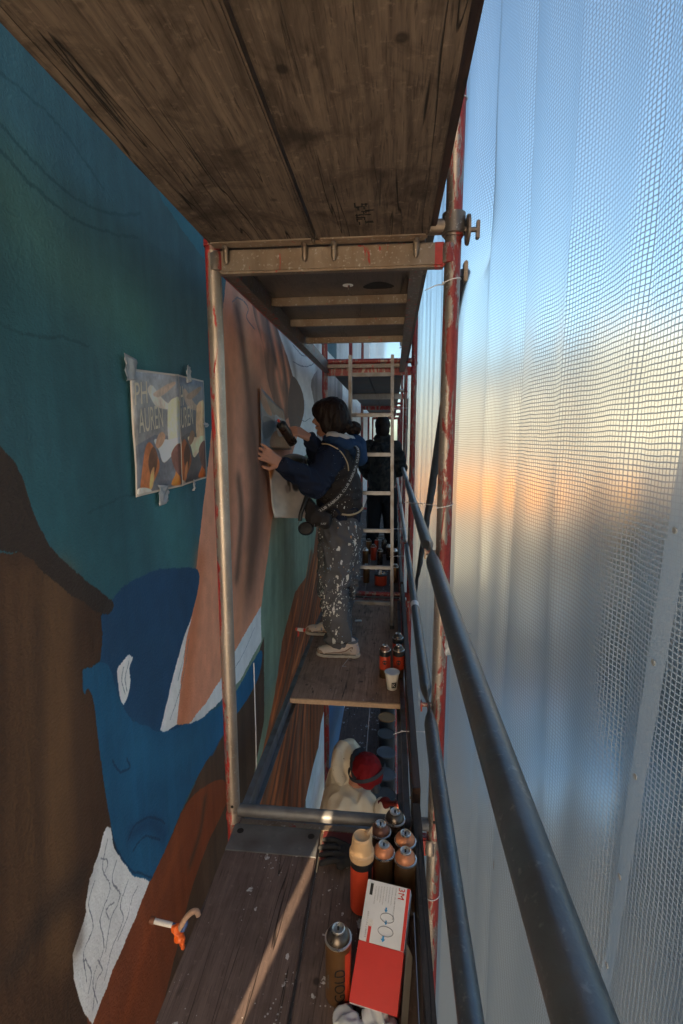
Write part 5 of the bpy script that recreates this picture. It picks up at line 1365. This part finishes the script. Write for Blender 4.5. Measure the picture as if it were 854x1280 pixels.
# buckets one storey down
MAT['amber'] = m_plain('amber_bucket_lid', (.32, .16, .05), .5, var=.25, scale=18)
MAT['greylid'] = m_plain('grey_bucket_lid', (.12, .14, .16), .42, .1, var=.5, scale=16, dirt=(.03, .03, .035))
MAT['bucket'] = m_plain('dark_bucket', (.05, .055, .06), .5)
for k, (yy, lid, lb) in enumerate(((4.02, 'bucket', 'black paint bucket nearest the kneeling worker'), (4.30, 'greylid', 'paint bucket with a pale dried grey lid beside the red beanie'), (4.63, 'greylid', 'second grey-lidded paint bucket in the lower row'), (4.95, 'bucket', 'black-lidded paint bucket in the middle of the lower row'), (5.27, 'amber', 'amber-lidded paint bucket, nearer one'), (5.60, 'amber', 'amber-lidded paint bucket, farther one just below the deck edge'))):
    t = empty('paint_bucket', (-.012, yy, -3.397), lb, 'bucket', 'paint buckets on the lower storey')
    MB().lathe([(.080, 0), (.083, .003), (.092, .185), (.094, .19)], 30).build('body', MAT['bucket'], t)
    MB().lathe([(.095, .1905), (.099, .194), (.099, .203), (.094, .206), (.089, .200), (.001, .199)], 30).build('lid', MAT[lid], t)
    MB().path([(.098*math.cos(a), .098*math.sin(a)-.0, .165-.06*math.sin(a)) for a in [i*math.pi/10 for i in range(11)]], .002, 6).build('handle', MAT['rim'], t)

# ------------------------------------------------------------------ red and white carton
MAT['box_white'] = m_plain('white_carton_print', (.56, .58, .62), .5, var=.06)
MAT['box_red'] = m_plain('red_carton_print', (.50, .025, .020), .45, var=.12)
MAT['box_grey'] = m_plain('carton_inside', (.20, .18, .16), .8)
MAT['blueink'] = m_plain('blue_ink', (.02, .22, .50), .5)
MAT['grey_ink'] = m_plain('grey_ink', (.16, .17, .19), .6)
c0 = Vector(at(436, 1252, 2, -1.352)); c1 = Vector(at(492, 1270, 2, -1.352)); 
ux = (c1-c0).normalized(); BW = .118
tp = Vector(at(467, 1100, 2, -1.215)); uy = (tp-c0); uy = (uy-ux*uy.dot(ux)); BL_ = uy.length; uy = uy.normalized(); un = ux.cross(uy)
bx = empty('carton', c0, 'red and white 3M carton tilted against the group of spray cans', 'box')
MBx = Matrix(((ux.x, uy.x, un.x, 0), (ux.y, uy.y, un.y, 0), (ux.z, uy.z, un.z, 0), (0, 0, 0, 1)))
LB = BL_; half = LB*.47
MB().box((0, 0, -.062), (BW, half, 0), MBx).build('red_half', MAT['box_red'], bx, bevel=.0015)
MB().box((.0, half+.0003, -.062), (BW, LB, 0), MBx).build('white_half', MAT['box_white'], bx, bevel=.0015)
MB().box((BW-.009, half+.0006, .0002), (BW-.0005, LB-.001, .0007), MBx).build('red_edge_print', MAT['box_red'], bx, smooth=False)
MB().box((.002, -.0018, -.055), (BW*.62, -.0004, -.004), MBx).build('flap', MAT['box_white'], bx, smooth=False)
PB = lambda x_, y_, z_=.0009: MBx @ Vector((x_, y_, z_))
# print runs along the long side
def bt(body, x0, y0, w_, h_, mat): text_part(body, lambda u, v: PB(x0+v, y0-u), MAT[mat], bx, fit=(w_, h_))
bt('3M', BW-.031, LB-.004, .024, .017, 'box_red')
bt('VAPOUR, GAS AND PARTICLE FILTER', BW-.040, LB-.006, .070, .0038, 'grey_ink')
for k in range(7): bt('filtre masque filtro respirador maschera', BW-.049-k*.0075, LB-.006-.001*k, .040-.004*(k % 3), .0035, 'grey_ink')
bt('6051i | A1 | 06915', .012, half+.062, .054, .005, 'grey_ink')
MB().box((.010, LB-.034, .0004), (.018, LB-.008, .0009), MBx).build('icon_strip', MAT['ink'], bx, smooth=False)
MB().box((.020, half+.0, .0004), (.028, half+.034, .0009), MBx).build('badge_stripe', MAT['box_red'], bx, smooth=False)
MB().lathe([(.001, .0004), (.008, .0004), (.008, .0012), (.001, .0012)], 16, MBx @ Matrix.Translation((.024, half+.040, 0))).build('badge', MAT['print_white'], bx)
def arrow(x_, y_, s, fl=1):
    MB().add([PB(x_-.4*s, y_+fl*s, .0008), PB(x_+.4*s, y_+fl*s, .0008), PB(x_+.4*s, y_, .0008), PB(x_+s, y_, .0008), PB(x_, y_-fl*s*1.1, .0008), PB(x_-s, y_, .0008), PB(x_-.4*s, y_, .0008)], [(6, 2, 1, 0) if False else (0, 1, 2, 6), (5, 4, 3)]).build('arrow', MAT['blueink'], bx, smooth=False)
arrow(.062, half+.014, .006); arrow(.064, half+.048, .0045); arrow(.060, half+.074, .005)
for (cy_, w_) in ((.030, .020), (.058, .018)):
    pts = [PB(.066+w_*math.cos(a), half+cy_+.010*math.sin(a), .0011) for a in [k*math.pi/10 for k in range(21)]]
    MB().path(pts, .0006, 5).build('filter_drawing', MAT['grey_ink'], bx)
# spare flap of cardboard leaning right of the box
MB().add([PB(BW+.004, half+.02, -.010), PB(BW+.010, -.035, -.020), PB(BW+.024, -.050, -.045), PB(BW+.020, half-.0, -.040)], [(0, 1, 2, 3)]).build('side_flap', MAT['box_grey'], bx, smooth=False)

# ------------------------------------------------------------------ small things
# black work glove lying on the board
b = MB(); gp = Vector(at(423, 1068, 2, -1.39))
for k in range(4):
    q = gp+Vector((-.010, .038-k*.027, .008)); limb(b, [q+Vector((.035, -.006*(k-1.5)*-1, 0)), q+Vector((-.010, .003, .006)), q+Vector((-.055+.008*abs(k-1.5), -.004*(k-1.5), .0))], [.011, .0100, .008], 10)
b.ell(gp+Vector((.035, -.004, .008)), (.035, .042, .014)); b.cap(gp+Vector((.01, -.055, .006)), gp+Vector((.04, -.03, .006)), .010, .012)
MAT['glove_black'] = m_cloth('black_glove', (.022, .022, .024), .25)
tag(sculpt('work_glove', b, MAT['glove_black'], None, voxel=.0035, smooth=3, disp=.002, dscale=.02), 'black work glove lying flat beside the beige-capped can', 'glove')
# crumpled white plastic bag at the front edge
b = MB(); p = Vector(at(462, 1290, 2, -1.385))
for k in range(11): b.ell(p+Vector((rr.uniform(-.06, .05), rr.uniform(-.05, .025), rr.uniform(-.008, .012))), (rr.uniform(.018, .035), rr.uniform(.018, .03), .016))
MAT['plastic'] = m_plain('white_plastic_bag', (.50, .52, .54), .35, var=.12)
tag(sculpt('plastic_bag', b, MAT['plastic'], None, voxel=.0035, smooth=1, disp=.007, dscale=.022, stretch=(1, 1, 1)), 'crumpled white plastic bag below the red and white box', 'bag')
# foam bit, wire
MB().cap(at(445, 776, 2, -1.392), at(451, 776, 2, -1.392), .009, .009).build('foam_plug', MAT['print_white'], label='little white foam plug on the deck behind the trouser leg', cat='foam plug')
MB().path([at(436, 823, 2, -1.3962), at(428, 833, 2, -1.3965), at(433, 833, 2, -1.3962)], .0012, 6).build('bent_wire', MAT['print_white'], label='thin bent white wire lying on the deck by the shoe', cat='wire')
# anchors
a2 = empty('wall_anchor', (WX, 3.42, -1.41), 'wall anchor wrapped in red tape by the woman\'s shoes', 'anchor', 'wall anchors')
MB().tube((.0, 0, 0), (.15, -.03, .0), .012, n=12).build('rod', MAT['redtape'], a2)
MB().tube((.018, -.004, 0), (.062, -.012, .0), .0132, n=12).build('white_tape', MAT['print_white'], a2)
MB().path([(.02, -.012, -.004), (.022, -.016, -.03), (.02, -.014, -.05)], .005, 6).build('tape_tail', MAT['redtape'], a2)
a1 = empty('wall_anchor', (WX, 1.19, -1.412), 'wall anchor with a blue ring, orange tape and a rope loop near the foreground deck', 'anchor', 'wall anchors')
MAT['orange'] = m_plain('orange_tape', (.80, .14, .02), .4, var=.2)
MAT['rope'] = m_plain('dirty_rope', (.36, .24, .18), .8, var=.4, scale=90, bump=.003)
MAT['bluecord'] = m_plain('blue_cord', (.03, .07, .22), .6)
MB().tube((0, 0, 0), (.014, .0, -.002), .010, n=12).build('plug', MAT['brown_dome'], a1)
MB().tube((.012, 0, -.002), (.066, .003, -.014), .0075, n=12).build('rod', MAT['print_white'], a1)
MB().path([(.062, .003, -.012), (.075, .004, -.016), (.088, .0, -.028), (.100, .0, -.024), (.108, .006, -.008), (.104, .012, .004)], .006, 8).build('blue_ring', MAT['bluecord'], a1)
b = MB(); b.cap((.078, 0, -.018), (.092, -.003, -.045), .011, .013); b.cap((.092, -.003, -.045), (.098, -.004, -.085), .010, .004); b.ell((.090, -.01, -.04), (.016, .009, .012))
o = sculpt('tape_knot', b, MAT['orange'], None, voxel=.003, smooth=1, disp=.004, dscale=.014); o.parent = a1
MB().path(smooth_poly([(.088, .0, -.035), (.094, .004, -.012), (.108, .008, .012), (.126, .010, .030), (.140, .010, .034), (.146, .008, .022)], False, 4), .008, 10).build('rope_loop', MAT['rope'], a1)

# ------------------------------------------------------------------ posters and stencils
def poly_img(w, h, bg, shapes, seed):
    im = np.empty((h, w, 3), np.float32); yy = np.linspace(0, 1, h)[:, None]
    n = vnoise(h, w, 8, 6, seed, 4)
    for c in range(3): im[..., c] = (bg[0][c]*(1-yy)+bg[1][c]*yy)/255*(.9+.25*(n-.5))
    for pts, col, soft in shapes:
        q = smooth_poly([(x*w, y*h) for x, y in pts], True, 5) if soft else [(x*w, y*h) for x, y in pts]
        m = fill_mask(q, h, w); im[m] = np.array(col, np.float32)/255*(1+.3*(n[m][:, None]-.5))
    return im
def soften(im):
    for _ in range(2): im = (im*2+np.roll(im, 1, 0)+np.roll(im, -1, 0)+np.roll(im, 1, 1)+np.roll(im, -1, 1))/6
    h, w = im.shape[:2]; n = vnoise(h, w, 30, 30, 77, 4); g = vnoise(h, w, 5, 4, 78, 3)
    im = np.clip(im*(.96+.22*(n-.5)[..., None]+.30*(g-.5)[..., None]), 0, 1)
    l = np.where(im <= .04045, im/12.92, ((im+.055)/1.055)**2.4)*np.array([2.3, 2.1, 1.9])
    l = np.clip(l, 0, .82); return np.where(l <= .0031308, l*12.92, 1.055*l**(1/2.4)-.055)
def poster_shapes(k):
    s = (1.0, 1.0, 1.0) if k == 0 else (.75, .72, .7)
    f = lambda c: tuple(a*b for a, b in zip(c, s))
    return [([(0, .60), (.4, .52), (1, .55), (1, 1), (0, 1)], f((86, 92, 104)), False),
        ([(.30, .14), (.40, .10), (.55, .17), (.72, .24), (.88, .26), (.80, .30), (.55, .29), (.42, .25)], f((176, 170, 166)), True),
        ([(.42, .17), (.85, .06), (.92, .08), (.60, .19)], f((150, 138, 130)), True),
        ([(.74, .30), (.80, .23), (.90, .20), (1.0, .22), (1.0, .58), (.74, .60)], f((222, 196, 162)), True),
        ([(.40, .56), (.74, .57), (1.0, .56), (1.0, .62), (.62, .77), (.50, .66)], f((240, 222, 196)), True),
        ([(.42, .60), (.50, .52), (.60, .50), (.66, .54), (.60, .60), (.48, .64)], f((150, 122, 104)), True),
        ([(.06, 1.0), (.12, .78), (.20, .62), (.30, .58), (.44, .68), (.50, .80), (.36, .92), (.22, .98)], f((150, 92, 60)), True),
        ([(.25, .74), (.36, .62), (.46, .70), (.42, .82), (.32, .88)], f((84, 60, 50)), True),
        ([(.30, .84), (.38, .80), (.34, .95), (.26, .98)], f((196, 140, 96)), True),
        ([(.74, .98), (.84, .90), (.90, .84), (.98, .95), (.94, 1.0)], f((190, 104, 52)), True),
        ([(.78, .70), (1.0, .62), (1.0, .9), (.86, .86)], f((104, 72, 68)), True),
        ([(.02, .95), (.2, .96), (.3, 1.0), (.02, 1.0)], f((188, 190, 192)), True)]
def quad_sheet(name, P, mat, parent, n=10, curl=.004, thick=.0006, seed=0):
    """paper: four corners (top left, top right, bottom right, bottom left) with a slight curl"""
    P = [Vector(p) for p in P]; V = []; F = []; UV = []
    nr = (P[1]-P[0]).cross(P[3]-P[0]).normalized(); nr = nr if nr.x > 0 else -nr
    for j in range(n+1):
        for i in range(n+1):
            u, v = i/n, j/n
            V.append(P[0].lerp(P[1], u).lerp(P[3].lerp(P[2], u), v)+nr*curl*(.5+1.2*mnoise.noise(Vector((u*2+seed, v*2, seed)))+1.0*(2*u-1)**4)); UV.append((u, 1-v))
    for j in range(n):
        for i in range(n): F.append((j*(n+1)+i, (j+1)*(n+1)+i, (j+1)*(n+1)+i+1, j*(n+1)+i+1))
    me = bpy.data.meshes.new(name); me.from_pydata(V, [], F); ul = me.uv_layers.new(name='UVMap')
    for lp in me.loops: ul.data[lp.index].uv = UV[lp.vertex_index]
    me.materials.append(mat); me.shade_smooth()
    o = link(name, me, parent); md = o.modifiers.new('thick', 'SOLIDIFY'); md.thickness = thick; md.offset = -1
    return o, lambda u, v, o_=.0012: P[0].lerp(P[1], u).lerp(P[3].lerp(P[2], u), v)+nr*(o_+curl*(.5+1.2*mnoise.noise(Vector((u*2+seed, v*2, seed)))+1.0*(2*u-1)**4))
px_ = WX+.006
TL, TM, TRr = (px_, 1.252, .176), (px_+.004, 1.540, .196), (px_, 1.762, .201)
BLl, BM, BR = (px_, 1.243, -.160), (px_+.004, 1.528, -.158), (px_, 1.752, -.150)
MAT['cream_print'] = m_plain('cream_print', (.74, .66, .52), .7, var=.05)
for k, (P, bg, lb) in enumerate((((TL, TM, BM, BLl), ((138, 148, 162), (106, 102, 100)), 'left, wider and paler poster with a plane and hand, taped to the teal wall'), ((TM, TRr, BR, BM), ((104, 118, 138), (70, 66, 66)), 'right, narrower and darker poster of a plane and a hand on the teal wall'))):
    t = empty('poster', P[0], lb, 'poster', 'posters taped to the wall')
    pr = quad_sheet('paper', P, MAT['paper'], None, 12, .003, seed=k*5)[0]
    e = .006
    P = [Vector(p)+Vector((.0012, 0, 0)) for p in P]
    Q = [P[0]+Vector((0, e, -e)), P[1]+Vector((0, -e*(k == 1)-.002, -e)), P[2]+Vector((0, -e*(k == 1)-.002, e)), P[3]+Vector((0, e, e))]
    if k == 1: Q[0] = P[0]+Vector((0, .002, -e)); Q[3] = P[3]+Vector((0, .002, e))
    im = make_image('poster_art', soften(poly_img(260, 300, bg, poster_shapes(k) if k == 0 else [([(min(1, max(-.25, (x-.18)*1.22)), y) for x, y in pts], c, s_) for pts, c, s_ in poster_shapes(1)], 30+k)))
    po, fn = quad_sheet('print', Q, img_mat('poster_print', im, .45, 300, .0001), None, 12, .003, .0002, seed=k*5)
    for o in (pr, po): o.parent = t; o.matrix_parent_inverse = Matrix.Translation(t.location).inverted()
    Wd = .27 if k == 0 else .20
    words = (('PH', .04, .27, .24, .18), ('AUREN', .09, .50, .52, .20)) if k == 0 else (('H', .02, .27, .13, .18), ('UREN', .02, .48, .50, .19))
    for wd, u0, v1, fw_, fh_ in words:
        o = text_part(wd, lambda u, v: fn(u0+u/1.0, v1-v+.10*u*(-.8), .0014), MAT['cream_print'], None, fit=(fw_, fh_)); o.parent = t; o.matrix_parent_inverse = Matrix.Translation(t.location).inverted()
    tapes = ((P[0]+Vector((.004, .000, .0)), .055, .06), (Vector((px_+.006, 1.40, -.170)), .05, .055)) if k == 0 else ((P[0].lerp(P[1], .38)+Vector((.004, 0, .008)), .035, .05), (P[1].lerp(P[2], .45)+Vector((.004, .004, 0)), .04, .016), (P[3].lerp(P[2], .42)+Vector((.004, 0, -.008)), .018, .035))
    for q, (c, sx, sy) in enumerate(tapes):
        o = scrap('tape', c, sx, sy, None, None, 'x', 4+q+k*3); o.parent = t; o.matrix_parent_inverse = Matrix.Translation(t.location).inverted()
# grey spray mask held to the wall
sh = [([(0, .0), (.25, .08), (.5, .30), (1, .25), (1, .62), (.7, .85), (.3, .95), (0, 1)], (98, 104, 112), True), ([(0, 0), (.2, .06), (.45, .3), (.3, .35), (0, .2)], (134, 92, 72), True), ([(.5, .62), (1, .6), (1, 1), (.3, .96)], (104, 70, 54), True), ([(.55, .3), (.8, .3), (.85, .6), (.6, .7)], (120, 130, 146), True), ([(.1, .45), (.5, .42), (.4, .7), (.1, .8)], (74, 80, 86), True)]
k1 = at(323, 483, 0, -.685); k2 = at(352, 512, 0, -.665); k3 = at(363, 562, 0, -.66); k4 = at(325, 562, 0, -.685)
t = empty('spray_mask', k1, 'curved grey painted mask sheet held against the wall by her left hand', 'mask sheet')
o, _ = quad_sheet('sheet', (k1, k2, k3, k4), img_mat('mask_paint', make_image('mask_art', 1.15*poly_img(160, 200, ((110, 92, 84), (96, 84, 78)), sh, 41)), .35, 90, .002), None, 14, .007, .001, seed=3)
o.parent = t; o.matrix_parent_inverse = Matrix.Translation(t.location).inverted()
# cream card below it
sh = [([(0, 0), (.30, 0), (.18, .16), (.02, .34)], (176, 108, 58), True), ([(.1, 0), (.22, .0), (.18, .10), (.1, .16)], (60, 40, 30), True), ([(.42, .22), (.50, .26), (.56, .50), (.50, .52)], (70, 58, 52), True), ([(.60, .26), (.72, .30), (.80, .48), (.72, .54), (.62, .48)], (56, 50, 50), True), ([(.40, .44), (.52, .46), (.50, .56), (.42, .56)], (170, 152, 142), True)]
k1 = at(330, 572, 0, -.684); k2 = at(378, 572, 0, -.57); k3 = at(384, 648, 0, -.56); k4 = at(340, 647, 0, -.680)
t = empty('card_sheet', k1, 'cream cardboard sheet with black and orange spray marks hanging below her hand', 'card')
cim = poly_img(160, 200, ((238, 222, 208), (240, 226, 212)), sh, 43)
for _ in range(5): cim = (cim+np.roll(cim, 2, 0)+np.roll(cim, -2, 0)+np.roll(cim, 2, 1)+np.roll(cim, -2, 1))/5
o, _ = quad_sheet('sheet', (k1, k2, k3, k4), img_mat('card_paint', make_image('card_art', cim), .7, 90, .0005), None, 14, .012, .001, seed=9)
o.parent = t; o.matrix_parent_inverse = Matrix.Translation(t.location).inverted()
# folded brown flap curling over the card
V = []; F = []
for i in range(13):
    a = i/12; 
    for j in range(7):
        c = at(350+34*a, 572+5*math.sin(a*3.1)*-1.0+15*(j/6)*(.5+.5*math.sin(a*3)), 0, -.61+.04*a); V.append(Vector((c.x+.02*math.sin(j/6*3.14), c.y, c.z)))
for i in range(12):
    for j in range(6): F.append((i*7+j, i*7+j+1, (i+1)*7+j+1, (i+1)*7+j))
MAT['brownflap'] = m_plain('brown_sprayed_card', (.20, .12, .06), .55, var=.5, scale=12)
fo = MB().add(V, F).build('curled_flap', MAT['brownflap']); fo.parent = t; fo.matrix_parent_inverse = Matrix.Translation(t.location).inverted()
fo.modifiers.new('thick', 'SOLIDIFY').thickness = .001
